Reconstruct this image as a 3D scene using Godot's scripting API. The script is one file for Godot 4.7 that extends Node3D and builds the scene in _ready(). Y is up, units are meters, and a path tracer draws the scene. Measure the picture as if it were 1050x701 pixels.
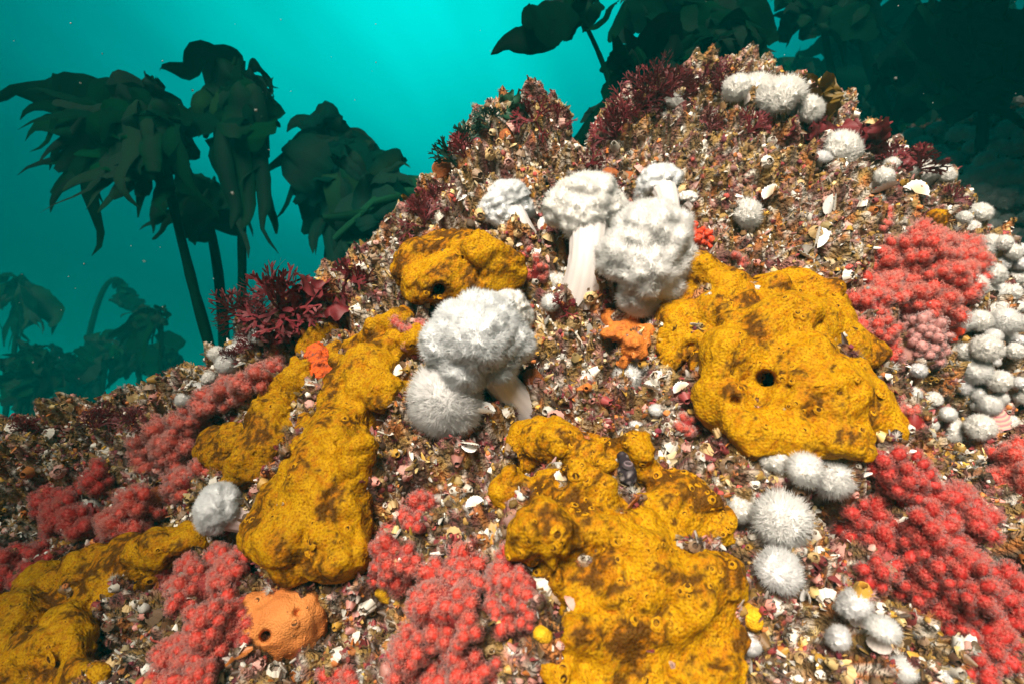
extends Node3D
# Underwater reef wall: sponge, plumose anemones, soft coral and kelp in green water.

const FOV := 62.0
const PITCH := 16.0
var X := Vector3(1, 0, 0)
var fwd := Vector3.FORWARD
var upv := Vector3.UP
var foc := 583.0
var rng := RandomNumberGenerator.new()
var t0 := 0
var strobe_sun_at := Vector3(-0.16, 0.42, 0.89).normalized()

# the frame of the rock face: origin, up the face, out of the face
var RO := Vector3(0, 0.29, -1.01)
var RV := Vector3(0, 0.927, -0.375)
var RN := Vector3(0, 0.375, 0.927)
const U0 := -2.1
const V0 := -1.25
const STEP := 0.0075
const NU := 561
const NV := 401
var hm := PackedFloat32Array()
var outline_u := PackedFloat32Array()
var outline_v := PackedFloat32Array()
var nz := {}
var mats := {}
var taken := {}
var marks := []          # [short name, x, y] of large things, used to describe the small ones beside them
var used_labels := {}

class MB:
	var v := PackedVector3Array()
	var n := PackedVector3Array()
	var c := PackedColorArray()
	var i := PackedInt32Array()
	func vert(p: Vector3, nn: Vector3, col := Color.WHITE) -> int:
		v.append(p); n.append(nn); c.append(col)
		return v.size() - 1
	func tri(a: int, b: int, d: int) -> void:
		i.append(a)
		if (v[d] - v[a]).cross(v[b] - v[a]).dot(n[a] + n[b] + n[d]) < 0.0:
			i.append(d); i.append(b)
		else:
			i.append(b); i.append(d)
	func raw(a: int, b: int, d: int) -> void:
		i.append(a); i.append(b); i.append(d)
	func quad(a: int, b: int, d: int, e: int) -> void:
		tri(a, b, d); tri(a, d, e)
	func smooth() -> void:
		for k in n.size():
			n[k] = Vector3.ZERO
		for k in range(0, i.size(), 3):
			var f := (v[i[k + 2]] - v[i[k]]).cross(v[i[k + 1]] - v[i[k]])
			n[i[k]] += f; n[i[k + 1]] += f; n[i[k + 2]] += f
		for k in n.size():
			n[k] = n[k].normalized() if n[k].length_squared() > 1e-20 else Vector3.UP
	func mesh(mat: Material, into: ArrayMesh = null) -> ArrayMesh:
		var m := into if into else ArrayMesh.new()
		if v.is_empty() or i.is_empty():
			return m
		var a := []
		a.resize(Mesh.ARRAY_MAX)
		a[Mesh.ARRAY_VERTEX] = v; a[Mesh.ARRAY_NORMAL] = n; a[Mesh.ARRAY_COLOR] = c; a[Mesh.ARRAY_INDEX] = i
		m.add_surface_from_arrays(Mesh.PRIMITIVE_TRIANGLES, a)
		m.surface_set_material(m.get_surface_count() - 1, mat)
		return m

# ---------------------------------------------------------------- small helpers
func noise(key: String, kind: int, freq: float, octaves := 1, seed_ := 1) -> FastNoiseLite:
	var f := FastNoiseLite.new()
	f.noise_type = kind; f.frequency = freq; f.seed = seed_
	if octaves > 1:
		f.fractal_type = FastNoiseLite.FRACTAL_FBM; f.fractal_octaves = octaves
	else:
		f.fractal_type = FastNoiseLite.FRACTAL_NONE
	f.cellular_return_type = FastNoiseLite.RETURN_DISTANCE
	nz[key] = f
	return f

func relief(freq: float, kind: int, oct: int, seed_: int, invert := false) -> NoiseTexture2D:
	var f := FastNoiseLite.new()
	f.noise_type = kind; f.frequency = freq; f.seed = seed_
	f.fractal_type = FastNoiseLite.FRACTAL_FBM if oct > 1 else FastNoiseLite.FRACTAL_NONE
	f.fractal_octaves = oct
	f.cellular_return_type = FastNoiseLite.RETURN_DISTANCE
	var t := NoiseTexture2D.new()
	t.width = 512; t.height = 512; t.seamless = true; t.noise = f; t.invert = invert
	return t

func material(key: String, col: Color, rough := 0.8, vcol := true, spec := 0.5) -> StandardMaterial3D:
	var m := StandardMaterial3D.new()
	m.resource_name = key
	m.albedo_color = col.linear_to_srgb(); m.roughness = rough; m.metallic_specular = spec
	m.vertex_color_use_as_albedo = vcol
	m.cull_mode = BaseMaterial3D.CULL_DISABLED
	mats[key] = m
	return m

func numbered(called: String) -> String:
	if not taken.has(called):
		taken[called] = 0
		return called
	taken[called] += 1
	return "%s_%03d" % [called, taken[called]]

func tag(o: Node, label: String, category: String, group := "", kind := "") -> void:
	if label:
		o.set_meta("label", label)
		used_labels[label] = true
	if category: o.set_meta("category", category)
	if group: o.set_meta("group", group)
	if kind: o.set_meta("kind", kind)

func thing(called: String, label: String, category: String, at: Vector3, group := "") -> Node3D:
	var o := Node3D.new()
	o.name = numbered(called)
	add_child(o)
	o.position = at
	tag(o, label, category, group)
	return o

func part(called: String, m: Mesh, parent: Node, at := Transform3D()) -> MeshInstance3D:
	var o := MeshInstance3D.new()
	o.name = called
	o.mesh = m
	o.transform = at
	parent.add_child(o, true)
	return o

func struct_of(called: String, m: Mesh) -> MeshInstance3D:
	var o := MeshInstance3D.new()
	o.name = numbered(called)
	o.mesh = m
	add_child(o)
	o.set_meta("kind", "structure")
	return o

func stuff(called: String, label: String, category: String, m: Mesh, xf: Array, cols: PackedColorArray) -> void:
	var mm := MultiMesh.new()
	mm.transform_format = MultiMesh.TRANSFORM_3D
	mm.use_colors = true
	mm.mesh = m
	mm.instance_count = xf.size()
	for k in xf.size():
		mm.set_instance_transform(k, xf[k])
		mm.set_instance_color(k, cols[k])
	var o := MultiMeshInstance3D.new()
	o.name = numbered(called)
	o.multimesh = mm
	add_child(o)
	tag(o, label, category, "", "stuff")

func ray(x: float, y: float) -> Vector3:      # unit depth along the view axis
	return fwd + X * ((x - 525.0) / foc) + upv * ((350.5 - y) / foc)

func at(x: float, y: float, depth: float) -> Vector3:
	return ray(x, y) * depth

func px_of(p: Vector3) -> Vector2:
	var d := p.dot(fwd)
	return Vector2(525.0 + foc * p.x / d, 350.5 - foc * p.dot(upv) / d)

func px_size(p: Vector3) -> float:             # metres per photo pixel at p
	return p.dot(fwd) / foc

func frame_on(n: Vector3, spin := 0.0) -> Basis:   # y along n
	var a := n.cross(Vector3(0.31, 0.2, 0.93)).normalized()
	var b := a.cross(n).normalized()
	return Basis(a, n, -b).orthonormalized() * Basis(Vector3.UP, spin)

func sized(b: Basis, v: Vector3) -> Basis:
	return Basis(b.x * v.x, b.y * v.y, b.z * v.z)

func rnd(a: float, b: float) -> float:
	return rng.randf_range(a, b)

func rdir() -> Vector3:
	return Vector3(rng.randfn(), rng.randfn(), rng.randfn()).normalized()

func smin(a: float, b: float, k: float) -> float:
	var h := maxf(k - absf(a - b), 0.0) / k
	return minf(a, b) - h * h * k * 0.25

func tick(what: String) -> void:
	print("%s %d ms" % [what, Time.get_ticks_msec() - t0])

# ---------------------------------------------------------------- the rock face
const OUTLINE := [[-420, 470], [-120, 448], [0, 440], [60, 432], [130, 424], [175, 402], [225, 372], [290, 330], [335, 290], [375, 262], [410, 250], [432, 220], [450, 190], [470, 155], [500, 128], [530, 116], [560, 114], [580, 126], [592, 158], [606, 165], [622, 140], [650, 112], [690, 92], [730, 84], [780, 84], [820, 98], [850, 122], [890, 152], [930, 172], [960, 192], [978, 220], [990, 255], [1002, 320], [1030, 400], [1080, 440], [1200, 470], [1500, 500]]
# bulges and hollows of the face: x, y in the photograph, radius and height in metres
const BULGES := [[470, 280, 0.16, 0.07], [520, 150, 0.2, 0.10], [600, 165, 0.08, -0.08], [740, 120, 0.3, 0.12], [900, 230, 0.25, 0.08], [330, 470, 0.2, 0.07], [800, 380, 0.25, 0.10], [620, 590, 0.25, 0.08], [640, 420, 0.16, -0.06], [470, 500, 0.12, -0.05], [160, 480, 0.3, -0.05], [-50, 480, 0.5, -0.22], [60, 640, 0.25, 0.04], [960, 560, 0.22, 0.09], [860, 560, 0.1, -0.07], [340, 640, 0.12, -0.06], [1020, 420, 0.2, -0.12], [380, 300, 0.12, -0.05], [310, 330, 0.12, -0.04]]

func plane_uv(x: float, y: float, h: float) -> Vector2:
	var d := ray(x, y)
	var t := (RN.dot(RO) + h) / RN.dot(d)
	var p := d * t - RO
	return Vector2(p.x, p.dot(RV))

func crest(u: float) -> float:
	var k := outline_u.bsearch(u)
	if k <= 0: return outline_v[0]
	if k >= outline_u.size(): return outline_v[outline_v.size() - 1]
	return lerpf(outline_v[k - 1], outline_v[k], (u - outline_u[k - 1]) / (outline_u[k] - outline_u[k - 1]))

func swell(u: float, v: float, bumps: Array) -> float:
	var h := -0.12 * u * u
	for b in bumps:
		var e: float = ((u - b[0]) * (u - b[0]) + (v - b[1]) * (v - b[1])) * b[2]
		if e < 5.0:
			h += b[3] * exp(-e)
	return h

func build_rock_field() -> void:
	var bumps := []
	for b in BULGES:
		var q := plane_uv(b[0], b[1], 0.0)
		bumps.append([q.x, q.y, 1.0 / (b[2] * b[2]), b[3]])
	for o in OUTLINE:
		var h := 0.0
		var q := Vector2.ZERO
		for k in 8:
			q = plane_uv(o[0], o[1], h - 0.03)
			h = swell(q.x, q.y, bumps)
		if outline_u.size(): q.x = maxf(q.x, outline_u[outline_u.size() - 1] + 0.012)
		outline_u.append(q.x); outline_v.append(q.y)
	var big := noise("rock_big", FastNoiseLite.TYPE_SIMPLEX_SMOOTH, 3.2, 2, 11)
	var mid := noise("rock_mid", FastNoiseLite.TYPE_SIMPLEX, 11.0, 3, 5)
	var cell := noise("rock_cell", FastNoiseLite.TYPE_CELLULAR, 26.0, 1, 8)
	hm.resize(NU * NV)
	for i in NU:
		var u := U0 + i * STEP
		var vc := (crest(u - 0.015) + crest(u) * 2.0 + crest(u + 0.015)) * 0.25
		for j in NV:
			var v := V0 + j * STEP
			var h := swell(u, v, bumps)
			h += 0.035 * big.get_noise_2d(u, v) + 0.055 * mid.get_noise_2d(u, v) - 0.035 * cell.get_noise_2d(u * 0.42 + 3.0, v * 0.42) - 0.05 * pow(1.0 - absf(big.get_noise_2d(u * 2.6 + 4.0, v * 2.6)), 9.0) - 0.030 * cell.get_noise_2d(u, v)
			var s := v - vc - 0.012
			var sp := 0.5 * (s + sqrt(s * s + 0.0006))
			h -= 2.6 * minf(sp, 0.9)
			hm[i * NV + j] = h

func hmap(u: float, v: float) -> float:
	var a := clampf((u - U0) / STEP, 0.0, NU - 1.01)
	var b := clampf((v - V0) / STEP, 0.0, NV - 1.01)
	var i := int(a)
	var j := int(b)
	var fa := a - i
	var fb := b - j
	var k := i * NV + j
	return lerpf(lerpf(hm[k], hm[k + 1], fb), lerpf(hm[k + NV], hm[k + NV + 1], fb), fa)

func rock_point(u: float, v: float) -> Vector3:
	return RO + X * u + RV * v + RN * hmap(u, v)

func rock_normal(u: float, v: float, e := 0.02) -> Vector3:
	var du := (hmap(u + e, v) - hmap(u - e, v)) / (2 * e)
	var dv := (hmap(u, v + e) - hmap(u, v - e)) / (2 * e)
	return (RN - X * du - RV * dv).normalized()

func above_rock(p: Vector3) -> float:
	var q := p - RO
	return q.dot(RN) - hmap(q.x, q.dot(RV))

func hit(x: float, y: float) -> Dictionary:   # where the line of sight meets the rock face
	var d := ray(x, y)
	var t := 0.35
	while t < 3.6:
		if above_rock(d * t) < 0.0:
			var lo := t - 0.012
			for k in 8:
				var m := (lo + t) * 0.5
				if above_rock(d * m) < 0.0: t = m
				else: lo = m
			var q := d * t - RO
			return {"p": d * t, "n": rock_normal(q.x, q.dot(RV), 0.03), "rock": true}
		t += 0.012
	return {}

func ground_y(x: float, z: float) -> float:
	var y: float = -0.9 + 0.12 * nz["rock_big"].get_noise_2d(x * 0.25, z * 0.25)
	y += (1.5 * smoothstep(-2.1, -1.1, x) + 0.35 * smoothstep(-1.1, -0.3, x)) * (1.0 - smoothstep(0.6, 1.6, x)) * exp(-pow((z + 2.45) / 0.55, 2.0))
	y += 0.9 * exp(-(pow((x + 3.6) / 1.4, 2.0) + pow((z + 4.4) / 1.2, 2.0)))
	var s := (x - z) * 0.7
	y += 3.2 * smoothstep(1.3, 4.2, s) * smoothstep(0.55, 1.5, x) * (1.0 - 0.5 * smoothstep(3.5, 9.0, -z))
	y += 0.07 * nz["rock_big"].get_noise_2d(x * 1.1 + 7.0, z * 1.1) + 0.03 * nz["rock_mid"].get_noise_2d(x * 0.7, z * 0.7)
	return y

func ground_normal(x: float, z: float) -> Vector3:
	var e := 0.05
	return Vector3(ground_y(x - e, z) - ground_y(x + e, z), 2 * e, ground_y(x, z - e) - ground_y(x, z + e)).normalized()

func hit_any(x: float, y: float) -> Dictionary:
	var r := hit(x, y)
	var d := ray(x, y)
	var t := 0.6
	var most: float = r.p.dot(fwd) if r else 9.0
	while t < most:
		var p := d * t
		if p.y < ground_y(p.x, p.z):
			return {"p": p, "n": ground_normal(p.x, p.z), "rock": false}
		t += 0.02
	return r

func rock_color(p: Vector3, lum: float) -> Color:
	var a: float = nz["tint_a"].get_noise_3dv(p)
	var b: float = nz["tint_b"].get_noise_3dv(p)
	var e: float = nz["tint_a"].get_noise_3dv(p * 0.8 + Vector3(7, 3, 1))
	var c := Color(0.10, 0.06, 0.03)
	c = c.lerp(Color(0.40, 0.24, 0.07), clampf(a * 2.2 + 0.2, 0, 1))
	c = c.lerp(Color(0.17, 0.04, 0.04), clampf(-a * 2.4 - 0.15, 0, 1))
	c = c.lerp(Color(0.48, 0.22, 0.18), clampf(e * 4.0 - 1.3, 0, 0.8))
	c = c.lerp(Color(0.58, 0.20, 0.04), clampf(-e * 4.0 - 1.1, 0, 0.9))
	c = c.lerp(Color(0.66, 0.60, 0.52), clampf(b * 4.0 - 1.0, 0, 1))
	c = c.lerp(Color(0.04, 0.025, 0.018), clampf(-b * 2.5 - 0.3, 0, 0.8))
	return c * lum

func build_rock() -> void:
	var mb := MB.new()
	for i in NU:
		for j in NV:
			var u := U0 + i * STEP
			var v := V0 + j * STEP
			var p := RO + X * u + RV * v + RN * hm[i * NV + j]
			mb.v.append(p); mb.n.append(Vector3.UP); mb.c.append(rock_color(p, 1.0))
	for i in NU - 1:
		for j in NV - 1:
			var k := i * NV + j
			mb.raw(k, k + 1, k + NV); mb.raw(k + 1, k + NV + 1, k + NV)
	mb.smooth()
	if mb.n[(NU / 2) * NV + 100].dot(RN) < 0.0:
		for k in range(0, mb.i.size(), 3):
			var w := mb.i[k + 1]; mb.i[k + 1] = mb.i[k + 2]; mb.i[k + 2] = w
		mb.smooth()
	struct_of("reef_rock", mb.mesh(mats.rock))

func build_ground() -> void:
	var mb := MB.new()
	var xs := []
	var zs := []
	var x := -26.0
	while x < 26.0:
		xs.append(x)
		x += 0.06 if absf(x - 0.3) < 3.6 else (0.25 if absf(x) < 8.0 else 1.2)
	var z := 1.2
	while z > -30.0:
		zs.append(z)
		z -= 0.06 if z < -1.2 and z > -5.0 else (0.3 if z > -10.0 else 1.5)
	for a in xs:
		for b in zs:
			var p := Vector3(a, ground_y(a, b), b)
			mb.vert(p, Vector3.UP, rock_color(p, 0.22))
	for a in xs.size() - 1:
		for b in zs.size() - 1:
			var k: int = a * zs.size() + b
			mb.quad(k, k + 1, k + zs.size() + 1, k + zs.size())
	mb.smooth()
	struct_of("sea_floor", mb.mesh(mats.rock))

# ---------------------------------------------------------------- lumps joined into one body (surface nets)
func body_distance(p: Vector3, caps: Array, k: float) -> float:
	var d := 1e3
	for c in caps:
		var a: Vector3 = c[0]
		var ab: Vector3 = c[4]
		var t := clampf((p - a).dot(ab) * c[5], 0.0, 1.0)
		var e: float = (p - a - ab * t).length() - c[1] - c[6] * t
		if e < d + k:
			d = smin(d, e, k)
	return d

func hits(q: Array) -> Dictionary:   # near an edge, step down the face until the rock is met
	for k in 12:
		var h := hit(q[0] - (k * 2.0 if q[0] > 800 else 0.0), q[1] + k * 5.0)
		if h: return h
	return {}

func capsules(chains: Array, lift: float) -> Array:
	# chains of [x, y, radius px]; each is set on the rock where it shows, raised by lift times its radius
	var caps := []
	for chain in chains:
		var last = null
		for q in chain:
			var h := hits(q)
			if h.is_empty(): continue
			var r: float = q[2] * px_size(h.p)
			var lf: float = q[3] if q.size() > 3 else lift
			var here := [h.p + h.n * r * lf, r]
			var a = last if last else here
			var ab: Vector3 = here[0] - a[0]
			caps.append([a[0], a[1], here[0], r, ab, 1.0 / maxf(ab.length_squared(), 1e-9), r - a[1]])
			last = here
	return caps

func body(caps: Array, cell: float, k: float, amp: float, freq: float, paint: Callable, holes := [], fine := 0.0, crease := 0.0) -> MB:
	var lo := Vector3.INF
	var hi := -Vector3.INF
	for c in caps:
		for e in [[c[0], c[1]], [c[2], c[3]]]:
			var r: Vector3 = Vector3.ONE * (e[1] + amp + k * 0.3 + 3 * cell)
			lo = lo.min(e[0] - r); hi = hi.max(e[0] + r)
	const B := 4
	var nb := Vector3i(((hi - lo) / (cell * B)).ceil()) + Vector3i.ONE
	var nx := nb.x * B + 1
	var ny := nb.y * B + 1
	var nzz := nb.z * B + 1
	var f := PackedFloat32Array()
	f.resize(nx * ny * nzz)
	f.fill(1.0)
	var live := []
	var lump: FastNoiseLite = nz["lump"]
	var grain: FastNoiseLite = nz["grain"]
	var half := cell * B * 0.5
	for bx in nb.x:
		for by in nb.y:
			for bz in nb.z:
				var mid := lo + Vector3(bx, by, bz) * cell * B + Vector3.ONE * half
				var d := body_distance(mid, caps, k)
				if absf(d) < half * 1.9 + amp + fine and above_rock(mid) > -0.045:
					live.append(Vector3i(bx, by, bz))
				elif d < 0.0:
					for i in B + 1:
						for j in B + 1:
							for l in B + 1:
								f[((bx * B + i) * ny + by * B + j) * nzz + bz * B + l] = -1.0
	var done := PackedByteArray()
	done.resize(f.size())
	for b in live:
		for i in B + 1:
			for j in B + 1:
				for l in B + 1:
					var at_: int = ((b.x * B + i) * ny + b.y * B + j) * nzz + b.z * B + l
					if done[at_]: continue
					done[at_] = 1
					var p := lo + Vector3(b.x * B + i, b.y * B + j, b.z * B + l) * cell
					var d := body_distance(p, caps, k)
					d -= amp * lump.get_noise_3dv(p * freq) + amp * 1.3 * lump.get_noise_3dv(p * freq * 0.45 + Vector3(5, 1, 2))
					d += crease * pow(1.0 - absf(lump.get_noise_3dv(p * 0.42 + Vector3(1, 7, 4))), 10.0)
					if fine > 0.0:
						d -= fine * grain.get_noise_3dv(p)
					for h in holes:
						var e: float = h[1] - (p - h[0]).length()
						d = -smin(-d, -e, 0.006)
					f[at_] = d
	var mb := MB.new()
	var vid := PackedInt32Array()
	vid.resize(f.size())
	vid.fill(-1)
	var off := [0, nzz, ny * nzz, ny * nzz + nzz, 1, nzz + 1, ny * nzz + 1, ny * nzz + nzz + 1]
	var cor := [Vector3(0, 0, 0), Vector3(0, 1, 0), Vector3(1, 0, 0), Vector3(1, 1, 0), Vector3(0, 0, 1), Vector3(0, 1, 1), Vector3(1, 0, 1), Vector3(1, 1, 1)]
	var edges := [[0, 1], [0, 2], [0, 4], [1, 3], [1, 5], [2, 3], [2, 6], [3, 7], [4, 5], [4, 6], [5, 7], [6, 7]]
	var cells := []
	for b in live:
		for i in B:
			for j in B:
				for l in B:
					var at_: int = ((b.x * B + i) * ny + b.y * B + j) * nzz + b.z * B + l
					var neg := 0
					for o in off:
						if f[at_ + o] < 0.0: neg += 1
					if neg == 0 or neg == 8: continue
					var s := Vector3.ZERO
					var w := 0
					for e in edges:
						var fa := f[at_ + off[e[0]]]
						var fb := f[at_ + off[e[1]]]
						if (fa < 0.0) != (fb < 0.0):
							s += (cor[e[0]] as Vector3).lerp(cor[e[1]], fa / (fa - fb)); w += 1
					var p := lo + (Vector3(b.x * B + i, b.y * B + j, b.z * B + l) + s / w) * cell
					if above_rock(p) < -0.03: continue
					vid[at_] = mb.vert(p, Vector3.UP)
					cells.append(Vector3i(b.x * B + i, b.y * B + j, b.z * B + l))
	var sx := ny * nzz
	for q in cells:
		var at_: int = (q.x * ny + q.y) * nzz + q.z
		var f0 := f[at_]
		for axis in 3:
			var st: int = [sx, nzz, 1][axis]
			var s1: int = [nzz, 1, sx][axis]
			var s2: int = [1, sx, nzz][axis]
			var f1 := f[at_ + st]
			if (f0 < 0.0) == (f1 < 0.0): continue
			if at_ - s1 - s2 < 0: continue
			var a := vid[at_]
			var b := vid[at_ - s1]
			var c := vid[at_ - s1 - s2]
			var d := vid[at_ - s2]
			if a < 0 or b < 0 or c < 0 or d < 0: continue
			if f0 < 0.0:
				mb.raw(a, c, b); mb.raw(a, d, c)
			else:
				mb.raw(a, b, c); mb.raw(a, c, d)
	mb.smooth()
	var out := 0.0
	for k2 in range(0, mb.v.size(), 17):
		var p := mb.v[k2]
		out += body_distance(p + mb.n[k2] * 0.004, caps, k) - body_distance(p - mb.n[k2] * 0.004, caps, k)
	if out < 0.0:
		for k2 in range(0, mb.i.size(), 3):
			var w := mb.i[k2 + 1]; mb.i[k2 + 1] = mb.i[k2 + 2]; mb.i[k2 + 2] = w
		mb.smooth()
	for k2 in mb.v.size():
		mb.c[k2] = paint.call(mb.v[k2], mb.n[k2])
	return mb

func shifted(mb: MB, by: Vector3) -> MB:
	for k in mb.v.size():
		mb.v[k] -= by
	return mb

# ---------------------------------------------------------------- sponges
var osculum_mesh: ArrayMesh
var pore_mesh: ArrayMesh
var osculum_dark: ArrayMesh

func lathe(profile: Array, sides: int, cols: Array, wob := 0.0) -> MB:
	var mb := MB.new()
	for s in sides:
		var a := TAU * s / sides
		for k in profile.size():
			var r: float = profile[k][0] * (1.0 + wob * sin(a * 2.0 + k))
			mb.vert(Vector3(cos(a) * r, profile[k][1], sin(a) * r), Vector3.UP, cols[k])
	var n := profile.size()
	for s in sides:
		var t := (s + 1) % sides
		for k in n - 1:
			mb.raw(s * n + k, t * n + k, t * n + k + 1)
			mb.raw(s * n + k, t * n + k + 1, s * n + k + 1)
	mb.smooth()
	# outward means away from the axis at the first ring
	if mb.n[0].dot(mb.v[0]) < 0.0 and absf(mb.n[0].x) + absf(mb.n[0].z) > 0.2:
		for k in range(0, mb.i.size(), 3):
			var w := mb.i[k + 1]; mb.i[k + 1] = mb.i[k + 2]; mb.i[k + 2] = w
		mb.smooth()
	return mb

func sponge_paint(dirt: float) -> Callable:
	return func(p: Vector3, n: Vector3) -> Color:
		var a: float = nz["film"].get_noise_3dv(p)
		var b: float = nz["film_fine"].get_noise_3dv(p)
		var c := Color(0.44, 0.22, 0.003).lerp(Color(0.54, 0.30, 0.006), clampf(b * 1.5 + 0.5, 0, 1))
		c = c.lerp(Color(0.42, 0.14, 0.005), clampf(-b * 1.2 + a * 0.4, 0, 0.7))
		var d := clampf((a * 1.25 + b * 1.15 - 0.22 + dirt) * 3.0, 0.0, 1.0)
		c = c.lerp(Color(0.075, 0.028, 0.006), d * 0.92)
		return c

func sponge(called: String, label: String, short: String, chains: Array, opts := {}) -> Node3D:
	var caps := capsules(chains, opts.get("lift", 0.15))
	var holes := []
	for h in opts.get("holes", []):
		var q := hit(h[0], h[1])
		# walk in from the viewer until the sponge is met
		var d := ray(h[0], h[1])
		var t: float = q.p.dot(fwd) - 0.25
		while t < q.p.dot(fwd) and body_distance(d * t, caps, 0.03) > 0.0:
			t += 0.004
		var r: float = h[2] * px_size(q.p)
		for e in 4:
			holes.append([d * (t + r * (e - 0.6)), r * (1.0 - 0.08 * e)])
	var mb := body(caps, opts.get("cell", 0.0048), opts.get("k", 0.022), opts.get("amp", 0.008), opts.get("freq", 1.0), opts.get("paint", sponge_paint(opts.get("dirt", 0.0))), holes, opts.get("fine", 0.0016), opts.get("crease", 0.007))
	var base: Vector3 = caps[0][0]
	var o := thing(called, label, "sponge", base, opts.get("group", ""))
	var n: int = opts.get("oscula", 20)
	var placed := []
	var tries := 0
	while placed.size() < n and tries < n * 30:
		tries += 1
		var k := rng.randi() % mb.v.size()
		var p := mb.v[k]
		var nn := mb.n[k]
		if nn.dot(-p.normalized()) < 0.15 or above_rock(p) < 0.012 or nz["film"].get_noise_3dv(p * 0.6 + Vector3(3, 0, 0)) < -0.12: continue
		var near := false
		for e in placed:
			if (e - p).length() < 0.009: near = true; break
		if near: continue
		placed.append(p)
		var s: float = rnd(0.0015, 0.0034) * (1.0 if rng.randf() > 0.15 else 1.7) * opts.get("osculum_size", 1.0)
		var bs := sized(frame_on((nn + rdir() * 0.25).normalized(), rnd(0, TAU)), Vector3(s * rnd(0.85, 1.2), s, s))
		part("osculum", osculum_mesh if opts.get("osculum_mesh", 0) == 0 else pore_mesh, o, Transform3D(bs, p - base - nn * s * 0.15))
	var m := part("sponge_body", shifted(mb, base).mesh(opts.get("mat", mats.sponge)), o)
	o.move_child(m, 0)
	var c := Vector2.ZERO
	for chain in chains:
		for q in chain:
			c += Vector2(q[0], q[1]) / chain.size() / chains.size()
	if short: marks.append([short, c.x, c.y])
	return o

# ---------------------------------------------------------------- plumose anemones
func spike(mb: MB, p: Vector3, d: Vector3, len_: float, w: float, n: Vector3, c0: Color, c1: Color, bend := Vector3.ZERO) -> void:
	var a := d.cross(Vector3(0.37, 0.71, 0.6)).normalized() * w
	var b := d.cross(a.normalized()) * w
	var k := mb.v.size()
	var tip := p + d * len_ + bend
	mb.v.append(p + a); mb.v.append(p - a * 0.5 + b * 0.87); mb.v.append(p - a * 0.5 - b * 0.87); mb.v.append(tip)
	var na := a / w
	var nb2 := b / w
	mb.n.append((n + na * 0.5).normalized()); mb.n.append((n - na * 0.25 + nb2 * 0.43).normalized()); mb.n.append((n - na * 0.25 - nb2 * 0.43).normalized()); mb.n.append((n * 1.5 + d).normalized())
	mb.c.append(c0); mb.c.append(c0); mb.c.append(c0); mb.c.append(c1)
	mb.i.append_array(PackedInt32Array([k, k + 1, k + 3, k + 1, k + 2, k + 3, k + 2, k, k + 3]) if ((mb.v[k + 3] - mb.v[k]).cross(mb.v[k + 1] - mb.v[k])).dot(na + nb2) > 0.0 else PackedInt32Array([k, k + 3, k + 1, k + 1, k + 3, k + 2, k + 2, k + 3, k]))

func crown_radius(d: Vector3, seed_v: Vector3, lobes: float, depth: float) -> float:
	var cellv: float = nz["lobe"].get_noise_3dv(d * lobes + seed_v)        # -1 at a centre
	return 1.0 - depth * (1.0 + cellv) + 0.16 * nz["lump"].get_noise_3dv((d * 1.6 + seed_v) * 0.045)

# returns [oral disc, tentacles] round the origin, axis +y
func crown(r: float, flat: float, lobes: float, depth: float, count: int, tent: float, width: float, sd: int, tint: Color, open := -0.3) -> Array:
	var sv := Vector3(sd * 3.1, sd * 1.7, -sd * 2.3)
	var core := MB.new()
	var NA := 60
	var NB := 34
	var most := acos(open)
	for j in NB + 1:
		var th := most * j / NB
		for i in NA:
			var ph := TAU * i / NA
			var d := Vector3(sin(th) * cos(ph), cos(th), sin(th) * sin(ph))
			var q := r * (1.0 - tent) * crown_radius(d, sv, lobes, depth)
			core.vert(Vector3(d.x * q, d.y * q * flat, d.z * q), d, tint * 0.98)
	for j in NB:
		for i in NA:
			var a := j * NA + i
			var b := j * NA + (i + 1) % NA
			core.quad(a, b, b + NA, a + NA)
	core.smooth()
	var hair := MB.new()
	var g := PI * (3.0 - sqrt(5.0))
	for k in count:
		var y := 1.0 - (1.0 - open) * (k + 0.5) / count
		var s := sqrt(maxf(0.0, 1.0 - y * y))
		var d := Vector3(cos(g * k) * s, y, sin(g * k) * s)
		d = (d + rdir() * 0.03).normalized()
		var q := r * (1.0 - tent) * crown_radius(d, sv, lobes, depth)
		var p := Vector3(d.x * q, d.y * q * flat, d.z * q) * 0.985
		# the lie of the tentacle follows the slope of its lobe
		var e := 0.07
		var t1 := d.cross(Vector3(0.3, 0.5, 0.8)).normalized()
		var t2 := d.cross(t1)
		var q1 := r * (1.0 - tent) * crown_radius((d + t1 * e).normalized(), sv, lobes, depth)
		var q2 := r * (1.0 - tent) * crown_radius((d + t2 * e).normalized(), sv, lobes, depth)
		var nn := (d - t1 * clampf((q1 - q) / (q * e), -1.3, 1.3) - t2 * clampf((q2 - q) / (q * e), -1.3, 1.3)).normalized()
		var dd := (nn + rdir() * 0.34).normalized()
		spike(hair, p, dd, r * tent * rnd(0.75, 1.45), r * width * rnd(0.8, 1.2), nn, tint * rnd(0.97, 1.0), tint * rnd(0.99, 1.02), rdir() * r * tent * 0.35)
	return [core, hair]

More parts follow.
